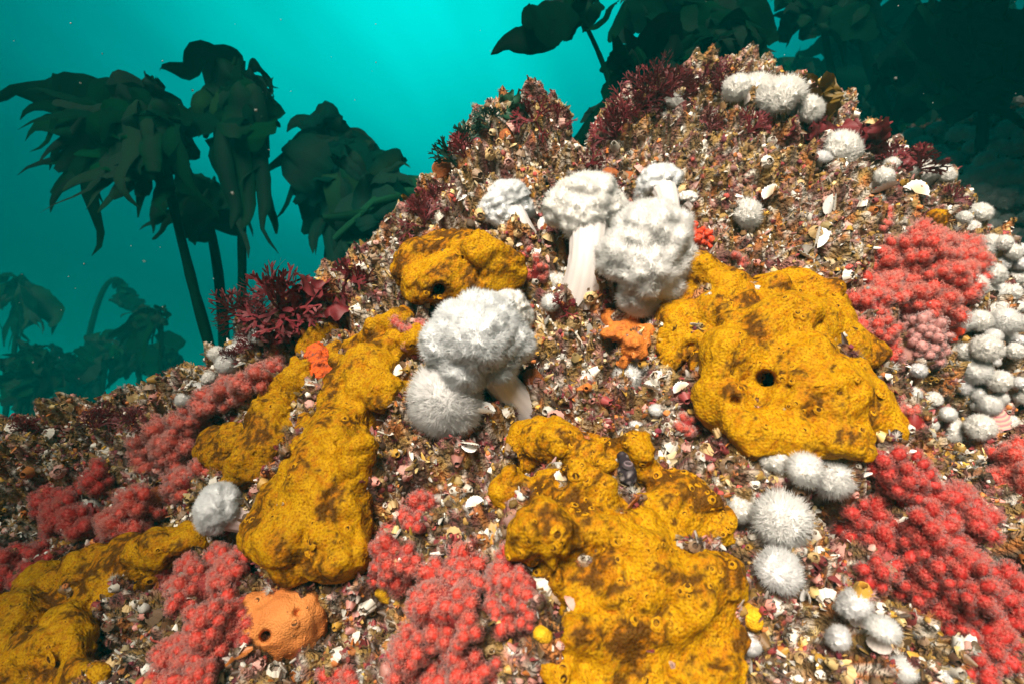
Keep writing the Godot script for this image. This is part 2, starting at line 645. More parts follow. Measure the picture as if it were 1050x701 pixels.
func column_mesh(a: Vector3, b: Vector3, ra: float, rb: float, tint: Color, sd: float, leave := Vector3.ZERO) -> MB:
	# a fleshy stalk from its foot a to the crown at b, with lengthwise wrinkles
	var mb := MB.new()
	var ax := b - a
	var bs := frame_on(ax.normalized(), 0.0)
	var ctrl := a + (leave if leave != Vector3.ZERO else ax * 0.5)
	var NS := 40
	var NT := 18
	var sag := bs.x * 0.06 * sin(sd) * ax.length()
	for j in NT + 1:
		var t := float(j) / NT
		var c := a.lerp(ctrl, t).lerp(ctrl.lerp(b, t), t) + sag * sin(PI * t)
		var tan_ := ((ctrl - a) * (1.0 - t) + (b - ctrl) * t).normalized()
		bs.x = (bs.x - tan_ * bs.x.dot(tan_)).normalized()
		bs.y = tan_
		bs.z = bs.x.cross(tan_)
		var r := lerpf(ra, rb, t) * (1.0 + 0.22 * pow(1.0 - t, 4.0) + 0.25 * pow(t, 5.0))
		r *= 1.0 - 0.12 * sin(PI * t)
		for i in NS:
			var ph := TAU * i / NS
			var rr: float = r * (1.0 + 0.035 * sin(ph * 13.0 + sd) * (0.4 + t) + 0.04 * nz["lump"].get_noise_2d(ph * 0.5 + sd * 9.0, t * 0.3))
			var nn: Vector3 = bs * Vector3(cos(ph), 0, sin(ph))
			mb.vert(c + nn * rr, nn, tint * (0.93 + 0.07 * sin(ph * 13.0 + sd)))
	for j in NT:
		for i in NS:
			var p := j * NS + i
			var q := j * NS + (i + 1) % NS
			mb.quad(p, q, q + NS, p + NS)
	mb.smooth()
	return mb

func big_anemone(label: String, short: String, cx: float, cy: float, r_px: float, foot: Array, o := {}) -> Node3D:
	var f := hit(foot[0], foot[1])
	var c := hit(cx, cy)
	if c.is_empty(): c = f
	var s: float = px_size(c.p)
	var r: float = r_px * s * 1.14
	var up: Vector3 = c.n
	var centre: Vector3 = c.p * (1.0 - o.get("out", 0.9) * r / c.p.dot(fwd))
	if o.has("depth"): centre = ray(cx, cy) * o.depth
	var axis: Vector3 = (o.get("axis", Vector3(0, 0.5, 0.85)) as Vector3).normalized()
	var t := thing("plumose_anemone", label, "anemone", f.p, o.get("group", "white plumose anemones on the reef rock"))
	var tint: Color = o.get("tint", Color(0.80, 0.80, 0.78))
	var cr := crown(r, o.get("flat", 0.8), o.get("lobes", 1.5), o.get("lobe_depth", 0.25), int(o.get("count", 9000) * 1.8), o.get("tent", 0.10), o.get("width", 0.0085), o.get("seed", 1), tint, o.get("open", -0.35))
	var bs := frame_on(axis, o.get("spin", 0.0))
	var top: Vector3 = centre - f.p
	part("column", column_mesh(-f.n * 0.04, top - axis * r * 0.25, o.get("ra", 0.3) * r, o.get("rb", 0.36) * r, o.get("stalk", Color(0.74, 0.69, 0.67)), o.get("seed", 1), f.n * (0.02 + top.length() * 0.2) + axis * top.length() * 0.2 + top * 0.3).mesh(mats.flesh), t)
	part("oral_disc", cr[0].mesh(mats.flesh), t, Transform3D(bs, top))
	part("tentacles", cr[1].mesh(mats.tentacle), t, Transform3D(bs, top))
	for e in o.get("folds", []):       # further folds of the same crown
		var er: float = e[2] * s * 1.1
		var ec: Vector3 = ray(e[0], e[1]) * (centre.dot(fwd) + e[3] * r)
		var cf := crown(er, 0.85, 1.2, 0.24, int(o.get("count", 9000) * 1.7 * pow(er / r, 2.0)), o.get("tent", 0.10) * r / er, o.get("width", 0.0085) * r / er, int(e[0]), tint, -0.8)
		var m: ArrayMesh = cf[0].mesh(mats.flesh)
		part("crown_fold", cf[1].mesh(mats.tentacle, m), t, Transform3D(frame_on((axis + (ec - centre).normalized() * 0.7).normalized(), e[1]), ec - f.p))
	if short: marks.append([short, cx, cy])
	return t

var small_crowns := []
var busy := []
func small_anemone(label: String, x: float, y: float, r_px: float, o := {}) -> Node3D:
	var h := hit_any(x, y) if o.get("any", false) else hit(x, y)
	if h.is_empty(): return null
	busy.append(Vector2(x, y))
	var r: float = r_px * px_size(h.p)
	var axis: Vector3 = (h.n * 0.7 - h.p.normalized() * 0.7 + Vector3.UP * 0.25 + rdir() * 0.15).normalized()
	var at_: Vector3 = h.p - (h.p.normalized() * r * 0.3)
	var t := thing("plumose_anemone", label, "anemone", h.p, o.get("group", "white plumose anemones on the reef rock"))
	var v: Array = small_crowns[o.get("kind", rng.randi() % 3)]
	var bs := frame_on(axis, rnd(0, TAU)).scaled(Vector3.ONE * r)
	part("column", v[2], t, Transform3D(frame_on(axis, 0.0).scaled(Vector3.ONE * r), at_ - h.p))
	part("oral_disc", v[0], t, Transform3D(bs, at_ - h.p + axis * r * 0.2))
	part("tentacles", v[1], t, Transform3D(bs, at_ - h.p + axis * r * 0.2))
	return t

# ---------------------------------------------------------------- soft corals
var lobe_meshes := {}
func make_lobes(key: String, core: Color, fuzz: Color, fuzz_n: int, fuzz_len: float) -> void:
	lobe_meshes[key] = []
	for k in 4:
		var mb := MB.new()
		var NA := 18
		var NB := 11
		for j in NB + 1:
			var th := PI * j / NB
			for i in NA:
				var ph := TAU * i / NA
				var d := Vector3(sin(th) * cos(ph), cos(th), sin(th) * sin(ph))
				var q: float = 0.80 - 0.25 * (1.0 + nz["lobe"].get_noise_3dv(d * 2.1 + Vector3(k * 7, 0, 3)))
				mb.vert(Vector3(d.x * q, d.y * q * 1.15, d.z * q), d, core)
		for j in NB:
			for i in NA:
				var a := j * NA + i
				var b := j * NA + (i + 1) % NA
				mb.quad(a, b, b + NA, a + NA)
		mb.smooth()
		var m := mb.mesh(mats.coral)
		if fuzz_n > 0:
			var hair := MB.new()
			for h in fuzz_n:
				var d := rdir()
				if d.y < -0.55: d.y = -d.y
				var q: float = 0.80 - 0.25 * (1.0 + nz["lobe"].get_noise_3dv(d * 2.1 + Vector3(k * 7, 0, 3)))
				var p := Vector3(d.x * q, d.y * q * 1.15, d.z * q) * 0.95
				var dd := (d + rdir() * 0.35).normalized()
				var ln := fuzz_len * rnd(0.35, 0.75)
				var tone := core.lerp(fuzz, rnd(0.2, 0.5))
				spike(hair, p, dd, ln * 1.5, 0.032, (d + dd * 0.4).normalized(), core, tone)
				var tip := p + dd * ln
				for f in 6:
					var out := (dd * 0.75 + dd.cross(rdir()).normalized()).normalized()
					spike(hair, tip, out, fuzz_len * rnd(0.25, 0.45), 0.015, (d + out * 0.3).normalized(), tone, fuzz)
			m = hair.mesh(mats.coral_fuzz, m)
		lobe_meshes[key].append(m)

func coral(label: String, short: String, blobs: Array, lobe_px: float, key: String, o := {}) -> Node3D:
	var chain := []
	var first := {}
	var spots := []
	for b in blobs:
		var h := hits(b)
		if h.is_empty(): continue
		if first.is_empty(): first = h
		var r: float = b[2] * px_size(h.p)
		spots.append([h, r, b])
	var t := thing("soft_coral", label, "coral", first.p, o.get("group", "soft coral colonies on the reef rock"))
	var caps := []
	for s in spots:
		var p: Vector3 = s[0].p + s[0].n * s[1] * 0.05
		caps.append([p, s[1] * 0.48, p, s[1] * 0.48, Vector3.ZERO, 1.0, 0.0])
		if caps.size() > 1:
			var near := 0
			for k in caps.size() - 1:
				if caps[k][4] == Vector3.ZERO and (caps[k][0] - p).length() < (caps[near][0] - p).length(): near = k
			var from: Vector3 = caps[near][0]
			var w: float = s[1] * 0.4
			caps.append([from, w, p, w, p - from, 1.0 / maxf((p - from).length_squared(), 1e-9), 0.0])
	var dark: Color = o.get("base", Color(0.22, 0.014, 0.012))
	var mb := body(caps, 0.011, 0.02, 0.006, 1.0, func(_p, _n): return dark)
	part("coral_base", shifted(mb, first.p).mesh(mats.coral), t)
	var all := []
	for s in spots:
		var lr: float = lobe_px * px_size(s[0].p)
		var n := int(clampf(4.2 * s[1] * s[1] / (lr * lr), 4, 40))
		var bs := frame_on(s[0].n, rnd(0, TAU))
		for k in n:
			var y := 1.0 - 0.95 * (k + 0.5) / n
			var q := sqrt(1.0 - y * y)
			var a := k * 2.39996 + rnd(-0.2, 0.2)
			var d: Vector3 = bs * Vector3(cos(a) * q, y, sin(a) * q)
			var p: Vector3 = s[0].p + s[0].n * s[1] * 0.05 + d * s[1] * rnd(0.55, 1.12)
			var near := false
			for e in all:
				if (e - p).length() < lr * 1.08: near = true; break
			if near or (s[0].rock and above_rock(p) < -lr * 0.3): continue
			all.append(p)
			var sc := lr * rnd(0.7, 1.3)
			part("coral_lobe", lobe_meshes[key][rng.randi() % 4], t, Transform3D(sized(frame_on((d + rdir() * 0.3).normalized(), rnd(0, TAU)), Vector3(sc, sc * rnd(0.95, 1.25), sc)), p - first.p))
	if short: marks.append([short, blobs[0][0], blobs[0][1]])
	return t

# ---------------------------------------------------------------- kelp
func ribbon(pts: Array, widths: Array, side0: Vector3, ruffle: float, sd: float, col: Color, cols := 5) -> MB:
	# a long blade along pts; the edges are wavy
	var mb := MB.new()
	var n := pts.size()
	var side := side0
	for j in n:
		var d: Vector3 = (pts[mini(j + 1, n - 1)] - pts[maxi(j - 1, 0)]).normalized()
		side = (side - d * side.dot(d)).normalized()
		var nn := d.cross(side)
		var t := float(j) / (n - 1)
		for i in cols:
			var s := 2.0 * i / (cols - 1) - 1.0
			var wv: float = ruffle * widths[j] * absf(s) * sin(t * 21.0 + sd + (2.2 if s > 0 else 0.0))
			var e: float = 1.0 + 0.16 * nz["lump"].get_noise_2d(t * 2.4 + sd * 5.0, s * 0.3) * absf(s)
			mb.vert(pts[j] + side * s * widths[j] * e + nn * (wv - widths[j] * 0.22 * s * s), nn, col * (1.0 - 0.12 * absf(s)))
	for j in n - 1:
		for i in cols - 1:
			var a := j * cols + i
			mb.raw(a, a + 1, a + cols + 1); mb.raw(a, a + cols + 1, a + cols)
	mb.smooth()
	return mb

func tube(pts: Array, r0: float, r1: float, sides: int, col: Color, rough := 0.0) -> MB:
	var mb := MB.new()
	var n := pts.size()
	var side := Vector3(0.2, 0.1, 0.97)
	for j in n:
		var d: Vector3 = (pts[mini(j + 1, n - 1)] - pts[maxi(j - 1, 0)]).normalized()
		side = (side - d * side.dot(d)).normalized()
		var b := d.cross(side)
		var r := lerpf(r0, r1, float(j) / (n - 1)) * (1.0 + rough * rng.randfn())
		for i in sides:
			var a := TAU * i / sides
			var nn := side * cos(a) + b * sin(a)
			mb.vert(pts[j] + nn * r * (1.0 + rough * rng.randfn() * 0.5), nn, col)
	for j in n - 1:
		for i in sides:
			var p := j * sides + i
			var q := j * sides + (i + 1) % sides
			mb.quad(p, q, q + sides, p + sides)
	return mb

func bez(a: Vector3, b: Vector3, c: Vector3, n: int) -> Array:
	var out := []
	for k in n:
		var t := float(k) / (n - 1)
		out.append(a.lerp(b, t).lerp(b.lerp(c, t), t))
	return out

func spot(q) -> Vector3:
	return q if q is Vector3 else at(q[0], q[1], q[2])

func blade_mesh(st: Vector3, ctrl: Vector3, e: Vector3, w: float, col: Color, fingers: int) -> MB:
	# one blade, whole near the stipe, torn lengthwise into fingers towards its end
	var mb := MB.new()
	var n := 20
	var across := (e - st).cross(fwd).normalized() * rnd(0.7, 1.0) + fwd * rnd(-0.6, 0.6)
	var split := rnd(0.4, 0.75)
	var sd0 := rnd(0, 9)
	for f in fingers:
		var off := (f + 0.5) / fingers * 2.0 - 1.0
		var reach := rnd(0.72, 1.12)
		var ph := rnd(0, 9)
		var stray := across * off * (e - st).length() * rnd(0.03, 0.15) + rdir() * (e - st).length() * 0.08
		var pts := []
		var ws := []
		for j in n:
			var t := j / (n - 1.0) * lerpf(1.0, reach, smoothstep(split, 1.0, j / (n - 1.0)))
			var p := st.lerp(ctrl, t).lerp(ctrl.lerp(e, t), t)
			var wide: float = w * (0.14 + 0.86 * smoothstep(0.0, 0.4, t)) * (1.0 - 0.35 * smoothstep(0.6, 1.0, t))
			var loose := smoothstep(split, 1.0, t)
			p += across * off * wide * (1.0 + 0.4 * loose) + stray * loose
			p += (across * sin(t * 11.0 + ph) + fwd * cos(t * 9.0 + ph)) * w * 0.30 * loose
			p += fwd * sin(t * 9.0 + sd0 + off) * w * 0.25
			pts.append(p)
			ws.append(wide / fingers * lerpf(1.04, 0.95 * pow(maxf(0.0, 1.0 - t / reach), 0.4) + 0.04, loose) * (1.0 + 0.18 * sin(t * 17.0 + ph) * loose))
		var r := ribbon(pts, ws, across, 0.12, ph, col * rnd(0.85, 1.15), 3)
		var k := mb.v.size()
		mb.v.append_array(r.v); mb.n.append_array(r.n); mb.c.append_array(r.c)
		for i in r.i: mb.i.append(i + k)
	return mb

func kelp(label: String, stipe: Array, blades: Array, o := {}) -> Node3D:
	# stipe: foot, middle, top; blades: [end x, end y, width px, bulge px, depth shift] or [end, width, bulge]
	var s0 := spot(stipe[0])
	var s1 := spot(stipe[1])
	var s2 := spot(stipe[2])
	if o.get("rooted", true):
		s0.y = minf(s0.y, ground_y(s0.x, s0.z) - 0.02)
	var t := thing("kelp", label, "kelp", s0, o.get("group", "kelp standing behind the reef rock"))
	var col: Color = o.get("col", Color(0.004, 0.013, 0.008))
	var unit := px_size(s2) if s2.dot(fwd) > 0.5 else 0.004
	var rr: float = o.get("r", 3.2) * unit
	var line := bez(Vector3.ZERO, (s1 - s0) * 2.0 - (s2 - s0) * 0.5, s2 - s0, 18)
	part("stipe", tube(line, rr * 1.25, rr * 0.75, 8, col * 0.8, 0.05).mesh(mats.kelp), t)
	if o.get("rooted", true):
		for k in 6:
			var a := TAU * k / 6.0 + rnd(-0.3, 0.3)
			var e := Vector3(cos(a), -0.25, sin(a)) * rr * 5.0
			part("holdfast_root", tube(bez(Vector3(0, rr * 3, 0), e * 0.4 + Vector3(0, rr * 2.5, 0), e, 7), rr * 0.7, rr * 0.25, 6, col * 0.8).mesh(mats.kelp), t)
	var per: int = o.get("straps", 3)
	for b in blades:
		for k in maxi(1, (per * 2) / 3):
			var e: Vector3
			var w: float
			var bulge: float
			if b[0] is Vector3:
				e = b[0]; w = b[1]; bulge = b[2]
			else:
				var spread: float = o.get("spread", 16.0)
				e = at(b[0] + rnd(-spread, spread) * 0.8, b[1] + rnd(-spread, spread) * 0.6, s2.dot(fwd) + (b[4] if b.size() > 4 else 0.0) + rnd(-0.12, 0.12))
				w = b[2] * unit * rnd(0.6, 1.15)
				bulge = b[3] * unit * rnd(0.4, 1.5)
			var st := s2 + rdir() * rr * 1.2 + (s1 - s2).normalized() * rr * rnd(0, 8.0)
			var ctrl: Vector3 = st.lerp(e, rnd(0.3, 0.65)) + upv * bulge + rdir() * (e - st).length() * 0.09
			part("blade", shifted(blade_mesh(st, ctrl, e, w, (col * Color(1.0, 1.6, 1.1) if rng.randf() < 0.06 else col) * rnd(0.85, 1.15), 1 + rng.randi() % o.get("fingers", 3)), s0).mesh(mats.kelp), t)
	return t

# ---------------------------------------------------------------- red and green algae
var frond_meshes := {}
func grow(mb: MB, p: Vector3, d: Vector3, side: Vector3, len_: float, w: float, depth: int, col: Color) -> void:
	var a := mb.v.size()
	var nn := d.cross(side).normalized()
	var segs := 3
	for j in segs + 1:
		var t := float(j) / segs
		var q := p + d * len_ * t + nn * sin(t * 2.0) * len_ * 0.08
		var ww := w * (1.0 - 0.25 * t + (0.25 * sin(t * PI)))
		mb.vert(q - side * ww, nn, col); mb.vert(q + side * ww, nn, col)
	for j in segs:
		mb.raw(a + j * 2, a + j * 2 + 1, a + j * 2 + 3); mb.raw(a + j * 2, a + j * 2 + 3, a + j * 2 + 2)
	var tip := p + d * len_ + nn * sin(2.0) * len_ * 0.08
	if depth == 0:
		var k := mb.vert(tip + d * w * 1.1, nn, col * 1.15)
		mb.raw(a + segs * 2, a + segs * 2 + 1, k)
		return
	var kids := 2 if rng.randf() < 0.72 else 3
	for k in kids:
		var ang := (k - (kids - 1) * 0.5) * rnd(0.55, 0.95) + rnd(-0.2, 0.2)
		var d2 := (d.rotated(nn, ang) + nn * rnd(-0.35, 0.35)).normalized()
		var s2 := (side.rotated(nn, ang) + nn * rnd(-0.3, 0.3))
		s2 = (s2 - d2 * s2.dot(d2)).normalized()
		grow(mb, tip - d * w * 0.4, d2, s2, len_ * rnd(0.68, 0.92), w * 0.8, depth - 1, col * rnd(0.85, 1.12))

func make_fronds(key: String, col: Color, w: float, depth: int, first: float) -> void:
	frond_meshes[key] = []
	for k in 5:
		var mb := MB.new()
		grow(mb, Vector3.ZERO, Vector3.UP, Vector3(1, 0, 0), first, w, depth, col)
		mb.smooth()
		frond_meshes[key].append(mb.mesh(mats.algae))

func make_leaves(key: String, col: Color, aspect: float) -> void:
	frond_meshes[key] = []
	for k in 5:
		var pts := []
		var ws := []
		var sd := rnd(0, 9)
		var bend := rnd(-0.5, 0.5)
		for j in 14:
			var t := j / 13.0
			pts.append(Vector3(0.12 * sin(t * 3.0 + sd), t, bend * t * t + 0.06 * sin(t * 7 + sd)))
			ws.append(aspect * (0.12 + sin(PI * pow(t * 0.94 + 0.02, 0.75))) * (1.0 + 0.3 * sin(t * 11 + sd)))
		frond_meshes[key].append(ribbon(pts, ws, Vector3(1, 0, 0), 0.35, sd, col, 7).mesh(mats.algae))

func alga(called: String, label: String, category: String, x: float, y: float, h_px: float, key: String, n: int, lean := Vector3.ZERO, group := "", spread := 0.8, short := "") -> void:
	var h := hit(x, y)
	if h.is_empty(): h = hit(x, y + 14)
	if h.is_empty(): h = hit_any(x, y + 25)
	if h.is_empty(): return
	var s: float = h_px * px_size(h.p)
	var t := thing(called, label, category, h.p, group)
	for k in n:
		var d: Vector3 = (h.n * 0.45 + Vector3.UP * 0.6 + lean + rdir() * spread).normalized()
		if d.dot(h.n) < 0.05: d = (d + h.n * 0.5).normalized()
		var sc := s * rnd(0.65, 1.1)
		part("frond", frond_meshes[key][rng.randi() % 5], t, Transform3D(frame_on(d, rnd(0, TAU)).scaled(Vector3.ONE * sc), rdir() * s * 0.06))
	if short: marks.append([short, x, y - h_px * 0.4])

# ---------------------------------------------------------------- shells and barnacles
var barnacle_plate: ArrayMesh
var barnacle_lid: ArrayMesh
var barnacle_small: ArrayMesh
var valve_mesh: ArrayMesh

func make_shells() -> void:
	# one wall plate of a barnacle, a sixth of a ribbed cone, with thickness
	var mb := MB.new()
	var NA := 5
	for ring in 4:                       # outer foot, outer lip, inner lip, inner foot
		var rr: float = [1.0, 0.52, 0.42, 0.62][ring]
		var y: float = [0.0, 0.95, 0.92, 0.25][ring]
		for i in NA:
			var a := lerpf(-0.56, 0.56, float(i) / (NA - 1))
			var rib := 1.0 + (0.05 * cos(i * PI) if ring < 2 else 0.0)
			var yy := y * (1.0 - 0.22 * absf(a) / 0.56) if ring in [1, 2] else y
			mb.vert(Vector3(cos(a) * rr * rib, yy, sin(a) * rr * rib), Vector3(cos(a), 0.4, sin(a)) if ring < 2 else Vector3(-cos(a), 0.1, -sin(a)), Color(0.9, 0.88, 0.84) if ring < 2 else Color(0.95, 0.93, 0.9))
	for ring in 3:
		for i in NA - 1:
			mb.raw(ring * NA + i, ring * NA + i + 1, (ring + 1) * NA + i + 1)
			mb.raw(ring * NA + i, (ring + 1) * NA + i + 1, (ring + 1) * NA + i)
	for i in [0, NA - 1]:
		mb.raw(i, NA + i, 2 * NA + i); mb.raw(i, 2 * NA + i, 3 * NA + i)
	mb.smooth()
	if mb.n[2].x < 0.0:
		for k in range(0, mb.i.size(), 3):
			var w := mb.i[k + 1]; mb.i[k + 1] = mb.i[k + 2]; mb.i[k + 2] = w
		mb.smooth()
	barnacle_plate = mb.mesh(mats.shell)
	# the two beak plates that close it
	mb = MB.new()
	var base := [Vector3(-0.4, 0.5, 0.02), Vector3(0, 0.45, 0.4), Vector3(0.4, 0.5, 0.02), Vector3(0, 0.86, 0.05)]
	for q in base: mb.vert(q, Vector3(0, 0.7, 0.7), Color(0.5, 0.42, 0.36))
	for q in base: mb.vert(Vector3(q.x, q.y, -q.z), Vector3(0, 0.7, -0.7), Color(0.42, 0.34, 0.3))
	mb.tri(0, 1, 3); mb.tri(1, 2, 3); mb.tri(4, 5, 7); mb.tri(5, 6, 7)
	barnacle_lid = mb.mesh(mats.shell)
	# a small whole barnacle, ribbed
	mb = MB.new()
	var N := 12
	for ring in 4:
		for i in N:
			var a := TAU * i / N
			var rr: float = [1.0, 0.5, 0.4, 0.3][ring] * (1.0 + (0.09 * cos(i * PI) if ring < 2 else 0.0))
			var y: float = [0.0, 0.95, 0.9, 0.3][ring] * (1.0 + 0.1 * sin(i * 2.3))
			var c: Color = [Color(0.85, 0.8, 0.75), Color(1, 1, 1), Color(0.8, 0.75, 0.7), Color(0.2, 0.13, 0.09)][ring]
			mb.vert(Vector3(cos(a) * rr, y, sin(a) * rr), Vector3(cos(a), 0.5, sin(a)) if ring < 2 else Vector3(-cos(a), 0.5, -sin(a)), c)
	for ring in 3:
		for i in N:
			var j := (i + 1) % N
			mb.quad(ring * N + i, ring * N + j, (ring + 1) * N + j, (ring + 1) * N + i)
	var cc := mb.vert(Vector3(0, 0.28, 0), Vector3.UP, Color(0.15, 0.1, 0.07))
	for i in N:
		mb.tri(3 * N + i, 3 * N + (i + 1) % N, cc)
	barnacle_small = mb.mesh(mats.shell)
	# a ribbed fan valve
	mb = MB.new()
	var R := 7
	var A := 17
	for side in 2:
		for j in R:
			for i in A:
				var a := lerpf(-1.35, 1.35, float(i) / (A - 1))
				var t := float(j) / (R - 1)
				var r := t * (1.0 + 0.06 * sin(i * 2.9) * t)
				var y := 0.34 * sin(t * 2.2) * cos(a * 0.9) + 0.03 * cos(i * PI) * t - side * 0.05
				mb.vert(Vector3(sin(a) * r, y, cos(a) * r), Vector3.UP if side == 0 else Vector3.DOWN, (Color(0.6, 0.45, 0.28).lerp(Color(0.95, 0.93, 0.88), t * t)) if side == 0 else Color(0.93, 0.92, 0.9))
	for side in 2:
		for j in R - 1:
			for i in A - 1:
				var k := side * R * A + j * A + i
				mb.quad(k, k + 1, k + A + 1, k + A)
	for i in A - 1:
		var k := (R - 1) * A + i
		mb.raw(k, k + 1, k + 1 + R * A); mb.raw(k, k + 1 + R * A, k + R * A)
	valve_mesh = mb.mesh(mats.shell)

func tinted(m: Mesh, called: String, parent: Node, at_: Transform3D, mat: Material) -> MeshInstance3D:
	var o := part(called, m, parent, at_)
	if mat: o.material_override = mat
	return o

func barnacle(label: String, h: Dictionary, r: float, mat: Material) -> void:
	var t := thing("barnacle", label, "barnacle", h.p, "acorn barnacles on the reef rock")
	var bs := sized(frame_on((h.n + rdir() * 0.35).normalized(), rnd(0, TAU)), Vector3(r, r * rnd(0.75, 1.2) * (0.75 if r > 0.015 else 1.0), r))
	for k in 6:
		var v := bs * Basis(Vector3.UP, TAU * k / 6.0).scaled(Vector3.ONE * rnd(0.95, 1.05)) * Basis(Vector3(0, 0, 1), rnd(-0.06, 0.06))
		tinted(barnacle_plate, "wall_plate", t, Transform3D(v, -h.n * r * 0.12), mat)
	tinted(barnacle_lid, "lid_plates", t, Transform3D(bs, -h.n * r * 0.1), mat)

func open_shell(label: String, x: float, y: float, r_px: float, roll: float) -> void:
	var h := hit(x, y)
	if h.is_empty(): return
	var r: float = r_px * px_size(h.p)
	var t := thing("rock_scallop", label, "shell", h.p, "open shells set in the crust")
	var n: Vector3 = (h.n + rdir() * 0.3).normalized()
	var bs := frame_on(n, roll).scaled(Vector3.ONE * r)
	var hinge: Vector3 = n * r * 0.15
	part("valve", valve_mesh, t, Transform3D(bs * Basis(X, -0.95), hinge))
	part("valve", valve_mesh, t, Transform3D(bs * Basis(X, -0.5) * Basis(Vector3(0, 0, 1), PI), hinge))

func crust_meshes() -> Dictionary:
	var out := {}
	# shard: a bowed splinter of shell with thickness
	for v in 3:
		var mb := MB.new()
		for side in 2:
			for j in 4:
				for i in 3:
					var t := j / 3.0
					var s := i - 1.0
					var w := 0.45 * (1.0 - 0.75 * t * t) * (1.0 + 0.15 * sin(j * 3.0 + v * 2.0))
					mb.vert(Vector3(s * w, t * 1.25 - 0.15, 0.22 * (1.0 - s * s) * (1.0 - t * 0.4) + 0.12 * t * t * (v - 1) - side * 0.09), Vector3(0, 0.1, 1 if side == 0 else -1), Color.WHITE * (0.7 + 0.3 * t))
			for j in 3:
				for i in 2:
					var k := side * 12 + j * 3 + i
					mb.quad(k, k + 1, k + 4, k + 3)
		for j in 3:
			for i in [0, 2]:
				var k: int = j * 3 + i
				mb.raw(k, k + 3, k + 15); mb.raw(k, k + 15, k + 12)
		mb.raw(9, 10, 22); mb.raw(9, 22, 21); mb.raw(10, 11, 23); mb.raw(10, 23, 22)
		mb.smooth()
		out["shard%d" % v] = mb.mesh(mats.shell)
	# nodule: a lumpy little growth
	var nb := MB.new()
	for j in 6:
		for i in 9:
			var th := PI * 0.62 * j / 5.0
			var d := Vector3(sin(th) * cos(TAU * i / 9), cos(th), sin(th) * sin(TAU * i / 9))
			nb.vert(d * (1.0 + 0.3 * nz["lump"].get_noise_3dv(d * 0.06 + Vector3(4, 4, 4))), d, Color.WHITE)
	for j in 5:
		for i in 9:
			var a := j * 9 + i
			var b := j * 9 + (i + 1) % 9
			nb.quad(a, b, b + 9, a + 9)
	nb.smooth()
	out["nodule"] = nb.mesh(mats.growth)
	# tuft: a spray of thin stems
	var tb := MB.new()
	for k in 26:
		var d := (Vector3.UP * 0.9 + rdir()).normalized()
		if d.y < 0.1: d.y = 0.2
		spike(tb, Vector3.ZERO, d.normalized(), rnd(0.7, 1.3), 0.05, (d + Vector3.UP * 0.3).normalized(), Color.WHITE * 0.75, Color.WHITE, rdir() * 0.2)
		spike(tb, d * 0.5, (d + rdir() * 0.8).normalized(), rnd(0.3, 0.6), 0.04, d, Color.WHITE * 0.8, Color.WHITE, rdir() * 0.1)
	out["tuft"] = tb.mesh(mats.growth)
	return out

func pick(pal: Array) -> Color:
	var s := 0.0
	for e in pal: s += e[1]
	var q := rng.randf() * s
	for e in pal:
		q -= e[1]
		if q <= 0.0:
			var c: Color = e[0]
			return c * rnd(0.38, 1.2)
	return pal[0][0]

func describe(base: String, q: Vector2) -> String:
	# says which one by the large things round it
	var best := []
	for m in marks:
		best.append([Vector2(m[1], m[2]).distance_to(q), m[0], m[1], m[2]])
	best.sort_custom(func(a, b): return a[0] < b[0])
	var d: Vector2 = q - Vector2(best[0][2], best[0][3])
	var where := ("below" if d.y > 0 else "above") if absf(d.y) > absf(d.x) * 0.7 else "beside"
	for l in ["%s %s %s" % [base, where, best[0][1]], "%s between %s and %s" % [base, best[0][1], best[1][1]], "%s between %s and %s" % [base, best[0][1], best[2][1]], "%s between %s and %s" % [base, best[1][1], best[2][1]], "%s between %s and %s" % [base, best[0][1], best[3][1]], "%s between %s and %s" % [base, best[1][1], best[3][1]]]:
		if not used_labels.has(l) and l.split(" ").size() <= 16:
			return l
	return ""

